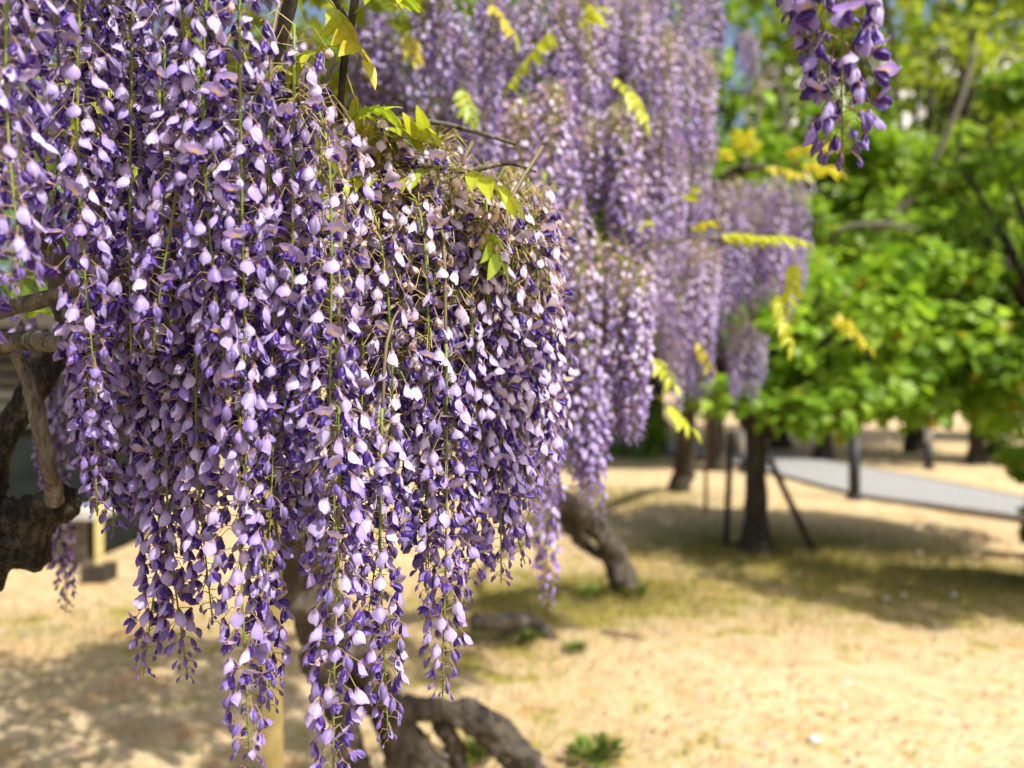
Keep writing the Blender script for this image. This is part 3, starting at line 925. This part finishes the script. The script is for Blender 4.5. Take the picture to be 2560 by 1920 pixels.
# ================================================================== MIDDLE WISTERIA
mb = G(1545, 1462)
MW = thing('wisteria_tree', (mb[0], mb[1], 0),
           'second wisteria behind the nearest, blurred, with a leaning grey trunk on the sand', 'wisteria', 'flowering wisterias')
B = [(1590, 1590, 5.7, .19), (1565, 1478, 5.58, .125), (1540, 1400, 5.5, .09), (1500, 1330, 5.4, .08), (1440, 1275, 5.2, .078), (1370, 1230, 4.9, .075), (1300, 1150, 4.5, .095), (1260, 950, 4.0, .085), (1250, 600, 3.5, .07), (1240, 200, 3.1, .05), (1200, -300, 2.8, .035)]
branch(MW, pt(B), rd(B), M_BARKL, 'trunk', 0.22, 31, 30, 160, 5.0)
B = [(1520, 1400, 5.52, .03), (1470, 1370, 5.45, .04), (1430, 1330, 5.35, .045), (1400, 1270, 5.1, .04), (1365, 1235, 4.9, .04)]
branch(MW, pt(B), rd(B), M_BARKD, 'limb', 0.25, 32, 10, 40, 6.0)
for i, L_ in enumerate([
    [(1240, 200, 3.1, .03), (1350, 100, 2.8, .024), (1450, 60, 2.6, .018), (1560, 200, 2.7, .012), (1700, 150, 2.9, .008)],
    [(1240, 300, 3.1, .03), (1100, 0, 2.7, .022), (950, -100, 2.3, .016)],
    [(1380, 30, 2.1, .005), (1420, 90, 2.1, .005), (1500, 190, 2.1, .0045), (1560, 240, 2.1, .004), (1620, 280, 2.15, .003)],
    [(1540, 655, 2.2, .0065), (1620, 620, 2.2, .006), (1710, 598, 2.2, .0055), (1790, 598, 2.2, .005), (1850, 625, 2.2, .004), (1890, 650, 2.2, .003)],
    [(1540, 590, 2.3, .004), (1600, 550, 2.3, .004), (1680, 510, 2.3, .0035)],
    [(900, 180, 2.1, .008), (980, 240, 2.1, .008), (1120, 330, 2.1, .007)],
    [(1250, 560, 2.9, .02), (1400, 500, 2.6, .014), (1500, 520, 2.4, .01)]]):
    branch(MW, pt(L_), rd(L_), M_PALE if i in (2, 3, 4) else M_BARK, 'branch', 0.12, 40 + i, 7, 30, 14.0)
def tier(tr, x0, x1, ridge, dome, tip0, tip1, d0, d1, n, lmin, lmax, fades, seed):
    """a bulge of the canopy: clusters hang from a domed ridge, staggered down to the tips"""
    for i in range(n):
        r = np.random.default_rng(seed + i)
        u = (i + r.uniform(0, 1)) / n
        x = x0 + (x1 - x0) * ((u * 7.31) % 1.0)
        k = (x - x0) / (x1 - x0)
        d = r.uniform(d0, d1)
        y_r = ridge + dome * (2 * k - 1) ** 2
        tip = tip0 + (tip1 - tip0) * k + r.normal(0, 35) - 60 * (2 * k - 1) ** 2
        L = r.uniform(lmin, lmax)
        y0 = y_r + max(0.0, (tip - y_r - L * F / d)) * (i % 3) / 2.0 + r.uniform(0, 30)
        L = min(L, (tip - y0) / F * d)
        if L < 0.14: continue
        place_lib(tr, P(x, y0, d), L, r.choice(fades), 1, seed + 500 + i)
PF = [0.7, 0.7, 0.25, 0.7]
tier(MW, 880, 1230, -120, 60, 560, 620, 2.0, 2.5, 44, .34, .56, [0, .25, .7], 8000)
tier(MW, 1200, 1440, -100, 40, 560, 720, 2.3, 2.7, 28, .34, .56, PF, 8100)
tier(MW, 1290, 1480, 190, 60, 1230, 1290, 1.85, 2.1, 44, .34, .56, PF, 8200)
tier(MW, 1480, 1605, 240, 50, 620, 640, 2.05, 2.3, 14, .30, .44, PF, 8300)
tier(MW, 1400, 1500, -60, 30, 480, 560, 2.3, 2.6, 14, .4, .56, PF, 8350)
tier(MW, 1380, 1612, 575, 90, 1140, 1110, 1.9, 2.25, 30, .34, .50, PF, 8400)
tier(MW, 1480, 1610, -120, 20, 330, 420, 2.5, 2.9, 18, .45, .6, PF, 8450)
tier(MW, 1600, 1700, 60, 60, 860, 800, 2.6, 3.0, 20, .4, .6, PF, 8500)
tier(MW, 1600, 1785, -160, 20, 560, 700, 2.9, 3.3, 34, .45, .6, PF, 8550)
tier(MW, 1620, 1790, 560, 60, 1000, 900, 2.9, 3.3, 18, .34, .56, PF, 8600)
place_lib(MW, P(1372, 880, 1.62), 640 / F * 1.62, 0.0, 1, 8700)
branch(MW, pt([(1372, 885, 1.62, .003), (1350, 800, 1.7, .004), (1300, 600, 1.9, .006), (1250, 560, 2.9, .012)]), [.003, .004, .006, .012], M_BARK, 'branch', 0.1, 87, 6, 20, 14.0)
for i, (x, y, d, di, ln, n, sz, dr, tn) in enumerate([
    (1420, 90, 2.1, (.5, -.3, .6), .13, 9, 1.15, .3, 0), (1400, 60, 2.1, (-.5, -.4, -.5), .14, 9, 1.2, .3, 0), (1330, 130, 2.1, (-.5, -.3, -.7), .12, 9, 1.1, .2, 0),
    (1510, 180, 2.1, (.4, -.4, -.3), .14, 9, 1.1, .5, 0), (1570, 200, 2.15, (.3, -.3, -.7), .12, 9, 1.0, .3, 0), (1210, -10, 2.0, (.5, -.3, -.5), .12, 9, 1.2, .4, 2),
    (1760, 596, 2.2, (.9, -.2, .25), .17, 13, 1.0, .3, 0), (1850, 600, 2.2, (.95, -.1, .25), .19, 13, 1.0, .3, 0), (1700, 590, 2.2, (.6, -.3, .5), .12, 9, .9, .3, 2),
    (1930, 690, 2.25, (.15, -.3, -.9), .20, 15, .95, .1, 0), (1990, 620, 2.25, (-.2, -.2, -.9), .16, 13, .9, .1, 0), (1640, 990, 2.2, (.7, -.3, -.5), .12, 9, 1.3, .2, 0), (1610, 880, 2.15, (.3, -.4, -.2), .12, 9, 1.0, .4, 0),
    (1640, 560, 2.2, (-.4, -.4, .1), .12, 9, .9, .4, 0), (1690, 520, 2.3, (.3, -.3, .5), .10, 7, .9, .3, 0), (1720, 830, 2.4, (.3, -.3, -.4), .12, 9, .9, .3, 2), (1150, 200, 2.0, (.2, -.3, -.5), .11, 9, .9, .3, 1),
    (1300, 380, 2.0, (.4, -.3, -.3), .11, 9, .9, .3, 1), (1380, 690, 2.0, (-.2, -.3, .4), .10, 9, .9, .3, 1), (1010, 60, 2.0, (.2, -.4, -.4), .11, 9, .9, .4, 2)]):
    leaf(MW, P(x, y, d), di, ln, n, sz, dr, tn, 100 + i, 0.55)

# ================================================================== FAR WISTERIA
fb = G(1708, 1216)
FW = thing('wisteria_tree', (fb[0], fb[1], 0),
           'farthest wisteria, small pale blurred clusters left of the round green tree', 'wisteria', 'flowering wisterias')
B = [(1698, 1250, 10.95, .2), (1700, 1222, 10.9, .17), (1712, 1150, 10.8, .14), (1715, 1090, 10.4, .12), (1725, 950, 8.5, .10), (1760, 700, 6.3, .07), (1800, 480, 4.9, .045), (1860, 420, 4.2, .03)]
branch(FW, pt(B), rd(B), M_TRUNK, 'trunk', 0.22, 61, 12, 60, 4.0)
for i, L_ in enumerate([[(1800, 480, 4.9, .03), (1760, 430, 4.2, .02), (1740, 440, 3.7, .012)], [(1860, 420, 4.2, .02), (1930, 420, 3.9, .015), (2010, 450, 3.7, .008)], [(1770, 700, 6.0, .03), (1850, 780, 4.6, .015), (1880, 820, 4.0, .01)]]):
    branch(FW, pt(L_), rd(L_), M_BARK, 'branch', 0.12, 70 + i, 7, 24, 10.0)
FENV = [(1740, 1000), (1790, 900), (1850, 800), (1900, 760), (1960, 790), (2015, 760)]
for i in range(70):
    r = np.random.default_rng(9000 + i)
    x = r.uniform(1745, 2012)
    d = r.uniform(3.4, 4.3)
    y0 = 425 + r.uniform(0, 170) + 0.0 * x
    tip = interp(FENV, x) + r.normal(-30, 35)
    L = min((tip - y0) / F * d, r.uniform(0.35, 0.66))
    if L < 0.18: continue
    place_lib(FW, P(x, y0, d), L, r.choice([0.25, 0.7]), 1, 9200 + i)
for i, (x, y0, y1, d) in enumerate(((1830, 800, 1000, 4.0), (1850, 790, 1015, 4.0), (1870, 800, 1020, 4.05), (1885, 810, 990, 4.0), (1900, 830, 960, 4.0), (1840, 820, 985, 4.1), (1690, 760, 960, 3.6), (1720, 740, 1000, 3.6), (1750, 730, 1010, 3.7), (1770, 720, 990, 3.7), (1665, 780, 950, 3.5),
                                    (1860, 80, 190, 4.4), (1880, 90, 200, 4.4), (1868, 70, 180, 4.5))):
    place_lib(FW, P(x, y0, d), (y1 - y0) / F * d, 0.3, 1, 9400 + i)
B = [(1860, 420, 4.2, .012), (1900, 250, 4.3, .01), (1870, 80, 4.4, .006)]
branch(FW, pt(B), rd(B), M_BARK, 'branch', 0.1, 75, 6, 20, 10.0)
for i, (x, y, d, di) in enumerate(((1930, 400, 3.6, (.6, -.2, .4)), (1960, 410, 3.6, (.8, -.2, .1)), (1900, 410, 3.6, (-.3, -.2, .6)), (1980, 390, 3.7, (.5, -.1, .3)), (1830, 420, 3.6, (-.3, -.3, .3)), (1880, 420, 3.55, (.3, -.3, .0)), (2040, 780, 3.8, (.5, -.2, -.2)), (2060, 760, 3.8, (.6, -.2, -.4)))):
    leaf(FW, P(x, y, d), di, .24, 13, 1.5, .35, 2, 200 + i, 0.5)


# ================================================================== GREEN TREES
def tree(name, base, label, trunk_h, trunk_r, crown_c, crown_r, nclump, nleaf, size, col_a, col_b, seed, group, yellow=0.0, lean=(0, 0), mat=None, sides=12, low=True):
    """crown_c / crown_r: centre and semi-axes of the crown relative to the base"""
    r = np.random.default_rng(seed)
    base = np.array([base[0], base[1], 0.0])
    root = thing(name, base, label, 'tree', group)
    mat = mat or M_TRUNK
    top = np.array([lean[0], lean[1], trunk_h])
    B_ = [[0, 0, -0.05, trunk_r * 1.9], [0, 0, 0.10, trunk_r * 1.25], [lean[0] * .2, lean[1] * .2, trunk_h * 0.35, trunk_r], [lean[0] * .6, lean[1] * .6, trunk_h * 0.7, trunk_r * .92], [*top, trunk_r * 0.9]]
    p = smooth_path(np.array(B_, float), 28)
    v, q, t = tube(p[:, :3] + base, p[:, 3], sides, 0.13, seed, freq=4.0)
    bg = Bag(); bg.add(v, q, t)
    tr = put('trunk', bg.mesh('trunk', [mat]), root)
    cc = np.array(crown_c, float); cr = np.array(crown_r, float)
    cen, rad = [], []
    nl = max(4, nclump // 5)
    for i in range(nl):
        a = i / nl * 6.28 + r.uniform(-0.4, 0.4)
        e = cc + np.array([math.cos(a) * cr[0] * r.uniform(.5, .85), math.sin(a) * cr[1] * r.uniform(.5, .85), r.uniform(-0.1, 0.55) * cr[2]])
        mid = top * 0.5 + e * 0.5 + np.array([0, 0, 0.12 * cr[2]])
        pp = smooth_path(np.array([[*(top + np.array([0, 0, -0.06])), trunk_r * .6], [*mid, trunk_r * 0.36], [*e, trunk_r * 0.12]]), 12)
        v, q, t = tube(pp[:, :3] + base, pp[:, 3], 7, 0.15, seed + i, freq=4.0)
        b2 = Bag(); b2.add(v, q, t)
        put('limb', b2.mesh('limb', [mat]), root)
    for i in range(nclump):
        d = r.normal(size=3); d /= np.linalg.norm(d)
        d[2] = d[2] * 0.9 + 0.1
        k = r.uniform(0.45, 1.0) ** 0.5
        if low and i % 3 == 0:
            d = np.array([d[0], d[1], -r.uniform(0.55, 0.95)]); k = r.uniform(0.6, 1.1)
        cen.append(base + cc + d * cr * k * 0.85)
        rad.append(r.uniform(0.10, 0.24) * cr.mean())
    v, f, c = leaf_cloud(cen, rad, nleaf, size, col_a, col_b, seed, yellow)
    put('crown', make_mesh('crown', v, f, [M_FOL], c), root)
    return root


GA, GB = (0.15, 0.30, 0.016), (0.33, 0.50, 0.045)
DA, DB = (0.11, 0.22, 0.016), (0.25, 0.40, 0.03)
YA, YB = (0.20, 0.28, 0.014), (0.38, 0.44, 0.04)
g1 = G(1890, 1372)
RT = tree('round_tree', g1, 'low spreading bright green tree with dark trunk held by two slanting props', 1.05, 0.105, (0.75, 0.30, 1.92), (2.05, 1.5, 0.88), 130, 7500, 0.14, GA, GB, 501, 'green park trees', 0.02)
TREES = [ # px of trunk, depth, label, trunk_h, trunk_r, crown centre, crown radius, clumps, leaves, leaf, colours
    (2440, 14.5, 'broad green tree with pale diagonal limbs behind the round tree at right', 1.5, .13, (-.4, .3, 4.0), (3.2, 1.8, 2.9), 100, 5500, .22, DA, GB),
    (2060, 15.5, 'dense mid green tree standing above the path, straight behind the round tree', 1.9, .15, (0, 0, 4.8), (2.7, 1.8, 3.1), 95, 5500, .23, DA, GB),
    (1790, 13.5, 'dark green tree partly hidden by the farthest wisteria', 1.8, .15, (0, 0, 4.1), (2.2, 1.8, 2.4), 120, 8500, .20, DA, DB),
    (2690, 6.6, 'dark leafy tree cut off by the right edge of the picture', 1.2, .13, (-.2, .3, 2.7), (1.0, 1.0, 1.9), 90, 6000, .13, DA, DB),
    (2290, 17, 'yellow green tall tree rising at the back right', 2.6, .2, (0, 0, 8.2), (4.2, 2.5, 7.2), 130, 8000, .25, YA, YB),
    (1950, 18, 'tall light green tree at the back, left of the yellow green one', 2.6, .2, (0, 0, 7.4), (3.8, 2.5, 6.2), 95, 5500, .25, GA, YB),
    (1640, 17, 'shaded green tree at the back between the wisterias', 2.2, .2, (0, 0, 7.6), (3.4, 2.5, 6.0), 120, 7500, .25, DA, GB),
    (2600, 20, 'dark back tree in the upper right corner', 3.0, .22, (.0, 0, 8.8), (4.6, 2.5, 7.4), 150, 10000, .28, DA, GB),
    (1250, 19, 'back tree mostly hidden behind the purple clusters', 2.6, .2, (0, 0, 8.0), (4.6, 2.5, 6.4), 120, 12000, .22, DA, DB),
    (650, 18, 'dark tree glimpsed through the nearest wisteria', 2.4, .2, (0, 0, 5.4), (4.2, 2.5, 4.0), 100, 9000, .22, DA, DB),
    (0, 17, 'dark tree behind the shed on the left', 2.4, .2, (0, 0, 5.0), (4.4, 2.5, 3.8), 100, 9000, .22, DA, DB),
]
for i, (px, d, lab, th, trr, cc, cr, nc, nlf, sz, ca, cb) in enumerate(TREES):
    b = P(px, 960, d)
    tobj = tree('park_tree', b, lab, th, trr, cc, cr, nc, nlf, sz, ca, cb, 520 + i, 'green park trees', 0.03 if i % 2 else 0.0)
    if i == 1:      # pale bare limbs that show in front of this crown
        for j, L_ in enumerate([[(2065, 900, 15.4, .12), (2150, 630, 14.0, .085), (2290, 480, 13.4, .07), (2390, 280, 13.0, .05), (2440, 120, 13.0, .03)],
                                [(2065, 800, 15.2, .08), (2080, 600, 13.6, .05), (2200, 560, 13.2, .045), (2330, 590, 13.1, .035), (2420, 650, 13.2, .02)],
                                [(2065, 800, 15.2, .08), (1990, 450, 13.8, .05), (1965, 330, 13.4, .05), (1958, 250, 13.3, .04), (1920, 160, 13.3, .03)]]):
            branch(tobj, pt(L_), rd(L_), M_PALE, 'limb', 0.15, 800 + j, 9, 40, 3.0)
# tree standing outside the frame on the right: it throws the shade on the sand
tree('park_tree', (4.9, 3.9), 'leafy tree just outside the right edge shading the sand', 2.2, .13, (-.1, .2, 3.4), (1.5, 1.0, 0.7), 40, 4000, .10, DA, GB, 560, 'green park trees')

# clipped bushes
def bush(base, h, w, label, seed, ca, cb, n=7000, size=.05):
    r = np.random.default_rng(seed)
    root = thing('bush', (base[0], base[1], 0), label, 'bush', 'bushes')
    cen, rad = [], []
    for i in range(26):
        a = r.uniform(0, 6.28); z = r.uniform(0.08, 1) * h
        k = w * math.sqrt(max(0.05, 1 - (z / h) ** 2.2)) * r.uniform(0.2, 0.85)
        cen.append([base[0] + k * math.cos(a), base[1] + k * math.sin(a), z]); rad.append(0.28 * w)
    v, f, c = leaf_cloud(cen, rad, n, size, ca, cb, seed)
    put('foliage', make_mesh('foliage', v, f, [M_FOL], c), root)
    v, q, t = tube(np.array([[base[0], base[1], -0.03], [base[0], base[1], h * .4], [base[0] + .03, base[1], h * .8]]), [0.035, 0.025, 0.01], 7)
    bg = Bag(); bg.add(v, q, t); put('stem', bg.mesh('stem', [M_TRUNK]), root)
bush(P(2672, 960, 5.6), 1.45, 0.46, 'dark green bush at the right edge by the shaded sand', 600, DA, GB, 9000, .06)
bush(P(2490, 960, 14.5), 1.5, 0.7, 'low dark bush beyond the grey path', 601, DA, DB, 6000, .08)
bush(P(1560, 960, 16), 1.3, 1.2, 'wide low bush at the back left of the path', 602, DA, DB, 6000, .09)

# ================================================================== PROPS, POSTS, SHED
def pole(name, a, b, r0, r1, mat, label, cat, group=None, rings=0, sides=10, rough=0.03):
    a, b = np.array(a, float), np.array(b, float)
    root = thing(name, (a[0], a[1], 0), label, cat, group)
    n = 24
    ts = np.linspace(0, 1, n)
    pth = a + (b - a) * ts[:, None]
    v, q, t = tube(pth, r0 + (r1 - r0) * ts, sides, rough, 5, freq=6)
    bg = Bag(); bg.add(v, q, t)
    sh = put('shaft', bg.mesh('shaft', [mat]), root)
    for k in range(rings):
        t_ = (k + 0.6) / rings
        c = a + (b - a) * t_
        u = (b - a) / np.linalg.norm(b - a)
        rr = r0 + (r1 - r0) * t_
        v, q, t = tube(np.array([c - u * .008, c - u * .003, c + u * .003, c + u * .008]), [rr * 1.0, rr * 1.13, rr * 1.13, rr * 1.0], sides)
        bg = Bag(); bg.add(v, q, t); put('node_ring', bg.mesh('node_ring', [mat]), root)
    return root

pole('tree_prop', G(1815, 1360), P(1828, 1080, 6.95), .03, .028, M_TRUNK, 'upright dark prop left of the round tree trunk', 'tree prop', 'props of the round tree')
pole('tree_prop', G(2032, 1374), P(1925, 1150, 6.95), .03, .028, M_TRUNK, 'slanting dark prop right of the round tree trunk', 'tree prop', 'props of the round tree')
pole('stake', G(1765, 1285), P(1765, 1000, 8.8), .022, .02, M_STAKE, 'thin reddish brown stake left of the propped tree', 'stake')
bb = P(672, 0, 1.62)
pole('bamboo_pole', (bb[0] + .02, bb[1], -0.1), P(668, 700, 1.6), .022, .021, M_BAMBOO, 'thick yellow bamboo pole standing below the long flower clusters', 'pole', None, 6)


def post(px, py, w, y_split, y_top, label):  # grey upper and black lower colours imitate the sunlit and shaded shaft
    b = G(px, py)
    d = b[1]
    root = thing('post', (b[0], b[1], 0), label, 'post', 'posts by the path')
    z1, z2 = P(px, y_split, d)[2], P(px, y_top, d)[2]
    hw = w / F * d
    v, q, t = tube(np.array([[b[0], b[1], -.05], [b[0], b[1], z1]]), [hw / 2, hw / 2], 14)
    bg = Bag(); bg.add(v, q, t); put('shaded_shaft', bg.mesh('shaded_shaft', [M_POST]), root)
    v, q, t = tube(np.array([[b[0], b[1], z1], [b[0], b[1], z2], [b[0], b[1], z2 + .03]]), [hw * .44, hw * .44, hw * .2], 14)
    bg = Bag(); bg.add(v, q, t); put('lit_shaft', bg.mesh('lit_shaft', [M_POSTG]), root)
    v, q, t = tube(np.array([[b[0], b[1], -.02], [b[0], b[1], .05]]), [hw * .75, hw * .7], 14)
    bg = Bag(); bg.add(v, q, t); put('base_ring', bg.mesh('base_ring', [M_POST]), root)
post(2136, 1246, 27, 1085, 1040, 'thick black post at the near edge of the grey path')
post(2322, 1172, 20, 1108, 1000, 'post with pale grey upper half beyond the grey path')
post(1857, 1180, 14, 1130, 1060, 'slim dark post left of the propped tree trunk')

# shed glimpsed at the left: dark panel, slats and a concrete sill
sd = 6.4
root = thing('shed', (P(60, 960, sd)[0], sd, 0), 'dark shed with horizontal slats behind the gnarled limb at left', 'shed')
x0, x1 = P(-260, 960, sd)[0], P(215, 960, sd)[0]
cx, wx = (x0 + x1) / 2, (x1 - x0)
def part_box(name, mat, parent, *a):
    v, q = box(*a)
    return put(name, make_mesh(name, v, q, [mat], np.ones((8, 3)), smooth=False), parent)
part_box('wall', M_SHEDW, root, cx, sd + .6, .98, wx, 1.1, 1.9)
part_box('roof', M_SHED, root, cx, sd + .55, 2.02, wx + .4, 1.6, .12)
for k in range(7):
    part_box('slat', M_SHED, root, cx + .01, sd + .02, 1.18 + k * .115, wx + .05, .035, .085)
part_box('sill', M_CONC, root, cx + .06, sd - .12, .44, wx + .35, .34, .07)
part_box('plinth', M_DSTONE, root, cx, sd + .03, .19, wx - .02, .10, .42)
# post with a stone foot on the sand at the left
b = G(248, 1452)
root = thing('sign_post', (b[0], b[1], 0), 'pale wooden post in a dark stone foot on the sand at left', 'post')
part_box('stone_foot', M_TRUNK, root, b[0], b[1], .05, .19, .17, .16)
part_box('shaft', M_BAMBOO, root, b[0], b[1], .47, .045, .045, .70)

# white building glimpsed between the crowns
bw = P(2330, 960, 42)
root = thing('building', (bw[0], bw[1], 0), 'white building glimpsed between tree crowns in the upper right', 'building')
part_box('wall', M_WALL, root, bw[0], bw[1] + 4, 10.0, 16, 8, 20)
part_box('roof', M_ROOFT, root, bw[0], bw[1] + 4, 20.15, 16.6, 8.6, .3)
for ix in range(5):
    for iz in range(5):
        w_ = part_box('window', M_POSTG, root, bw[0] - 6 + ix * 3, bw[1] - .03, 3 + iz * 3.6, 1.7, .14, 1.5)
        part_box('pane', M_GLASS, w_, bw[0] - 6 + ix * 3, bw[1] - .09, 3 + iz * 3.6, 1.5, .06, 1.3)

# ================================================================== STONES, GRASS, FALLEN PETALS
def stone(px, py, s, seed, label):
    b = G(px, py)
    th = np.linspace(0, math.pi, 8); ph = np.linspace(0, 2 * math.pi, 10, endpoint=False)
    v = np.array([[math.sin(a) * math.cos(c), math.sin(a) * math.sin(c), math.cos(a)] for a in th for c in ph])
    v = v * (1 + .16 * vnoise(v * .7, seed, 2))[:, None] * np.array([s, s * .8, s * .5]) + np.array([b[0], b[1], s * .22])
    i0 = np.arange(7)[:, None] * 10; j = np.arange(10)[None, :]
    q = np.stack([i0 + j, i0 + 10 + j, i0 + 10 + (j + 1) % 10, i0 + (j + 1) % 10], -1).reshape(-1, 4)
    tag(put('stone', make_mesh('stone', v, q, [M_STONE], np.ones((len(v), 3)))), label, 'stone', 'pale stones on the sand')
stone(2036, 1852, .030, 1, 'largest pale flat stone on the sand near the bottom right')
stone(2122, 1712, .024, 2, 'small pale stone on the open sand, right of the trunk base')
stone(2110, 1768, .018, 3, 'tiny pale stone just in front of another small stone')
stone(2214, 1498, .026, 4, 'pale stone in the shade, left one of a loose row')
stone(2258, 1490, .022, 5, 'pale stone in the shade, middle one of a loose row')
stone(2384, 1490, .025, 6, 'grey stone in the shade, right one of a loose row')
stone(2300, 1384, .024, 7, 'pale stone on the sand beyond the shaded row')
stone(2160, 1364, .024, 8, 'pale stone right of the slanting prop')


def scatter_grass(n, seed):
    r = np.random.default_rng(seed)
    bg_v, bg_f, bg_c = [], [], []
    w = np.array([a * rr * rr for _, rr, a in BASES]); w /= w.sum()
    k = r.choice(len(BASES), n, p=w)
    cc = np.array([b[0] for b in BASES])[k]; rr = np.array([b[1] for b in BASES])[k]
    p = cc[:, :2] + r.normal(size=(n, 2)) * rr[:, None] * np.array([.85, .6])
    p = p + .05 * r.normal(size=(n, 2))
    h = r.uniform(.012, .045, n) * np.where(r.random(n) < .06, 1.8, 1)
    a = r.uniform(0, 6.28, n)
    wdt = r.uniform(.0015, .004, n)
    le = r.normal(0, .5, (n, 2)) * h[:, None]
    dx, dy = np.cos(a) * wdt, np.sin(a) * wdt
    z = np.zeros(n)
    v = np.stack([np.stack([p[:, 0] - dx, p[:, 1] - dy, z - .03], -1), np.stack([p[:, 0] + dx, p[:, 1] + dy, z - .03], -1),
                  np.stack([p[:, 0] + le[:, 0], p[:, 1] + le[:, 1], h], -1)], 1).reshape(-1, 3)
    f = (np.arange(n) * 3)[:, None] + np.array([0, 1, 2])
    m = r.random(n)[:, None]
    c = np.array([.13, .16, .02]) * (1 - m) + np.array([.36, .28, .09]) * m
    return v, f, np.repeat(c, 3, axis=0)
v, f, c = scatter_grass(38000, 11)
tag(put('grass', make_mesh('grass', v, f, [M_GRASS], c)), 'thin short grass and moss on the sand round the tree feet', 'grass', kind='stuff')


def litter(n, seed, mat, cols, size, box_):
    r = np.random.default_rng(seed)
    p = np.stack([r.uniform(box_[0], box_[1], n), r.uniform(box_[2], box_[3], n), r.uniform(.004, .016, n)], -1)
    a = r.uniform(0, 6.28, n); s = size * r.uniform(.5, 1.3, n)
    ax = np.stack([np.cos(a), np.sin(a), r.normal(0, .2, n)], -1); bx = np.stack([-np.sin(a), np.cos(a), r.normal(0, .2, n)], -1)
    tp = np.array([[-1, 0], [0, -.45], [1, 0], [0, .45]])
    v = p[:, None, :] + s[:, None, None] * (tp[None, :, 0:1] * ax[:, None, :] + tp[None, :, 1:2] * bx[:, None, :])
    v[:, 1, 2] += s * .2; v[:, 3, 2] += s * .2
    f = (np.arange(n) * 4)[:, None] + np.array([0, 1, 2, 3])
    c = np.array(cols)[r.integers(0, len(cols), n)]
    return v.reshape(-1, 3), f, np.repeat(c, 4, axis=0)
v, f, c = litter(24000, 12, M_GRASS, [(.42, .20, .05), (.30, .15, .05), (.5, .34, .14), (.22, .13, .06), (.36, .27, .33)], .014, (-4, 6, 2.0, 9))
tag(put('fallen_leaves', make_mesh('fallen_leaves', v, f, [M_GRASS], c)), 'dry leaves and fallen petals scattered over the sand', 'fallen leaves', kind='stuff')


def weed(px, py, s, seed, label):
    b = G(px, py)
    r = np.random.default_rng(seed)
    root = thing('weed', (b[0], b[1], 0), label, 'plant', 'weeds at the trunk foot')
    bg = Bag()
    for i in range(170):
        a = r.uniform(0, 6.28); k = r.uniform(0, 1) ** .6 * s
        p0 = np.array([b[0] + math.cos(a) * k * .5, b[1] + math.sin(a) * k * .5, 0])
        p1 = p0 + np.array([math.cos(a) * k * .5, math.sin(a) * k * .5, s * r.uniform(.1, .5)])
        sd_ = np.array([-math.sin(a), math.cos(a), 0]) * s * r.uniform(.03, .09)
        mid = (p0 + p1) / 2 + np.array([0, 0, s * .12])
        bg.add(np.array([p0, mid - sd_, mid + sd_, p1]), np.array([[0, 1, 3, 2]]), None, (np.array([.11, .19, .02]) if r.random() < .7 else np.array([.30, .26, .07])) * r.uniform(.5, 1.3))
    put('foliage', bg.mesh('foliage', [M_GRASS]), root)
for i, (px, py, s, lab) in enumerate(((1490, 1895, .15, 'grass tuft right of the gnarled trunk foot'), (1180, 1890, .13, 'bright weed under the arch of the gnarled trunk'), (1230, 1850, .09, 'small weed beside the gnarled trunk arch'), (1320, 1600, .10, 'bright weed on the sand near the fallen root'), (1440, 1625, .09, 'small weed right of the fallen root'), (1590, 1485, .14, 'grass tuft at the leaning trunk foot'), (1480, 1490, .16, 'grass patch left of the leaning trunk foot'))):
    weed(px, py, s, 700 + i, lab)
# fallen limb lying on the sand between the two wisterias
lg = [G(1180, 1600), G(1270, 1590), G(1330, 1570), G(1390, 1590)]
root = thing('fallen_root', (lg[1][0], lg[1][1], 0), 'low grey root snaking over the sand behind the right flower tips', 'root')
lp = smooth_path(np.array([[*lg[0][:2], .10, .05], [*lg[1][:2], .08, .05], [*lg[2][:2], .04, .045], [*lg[3][:2], -.02, .03]]), 40)
v, q, t = tube(lp[:, :3], lp[:, 3], 10, .25, 8, freq=6)
bg = Bag(); bg.add(v, q, t); put('bark', bg.mesh('bark', [M_BARK]), root)
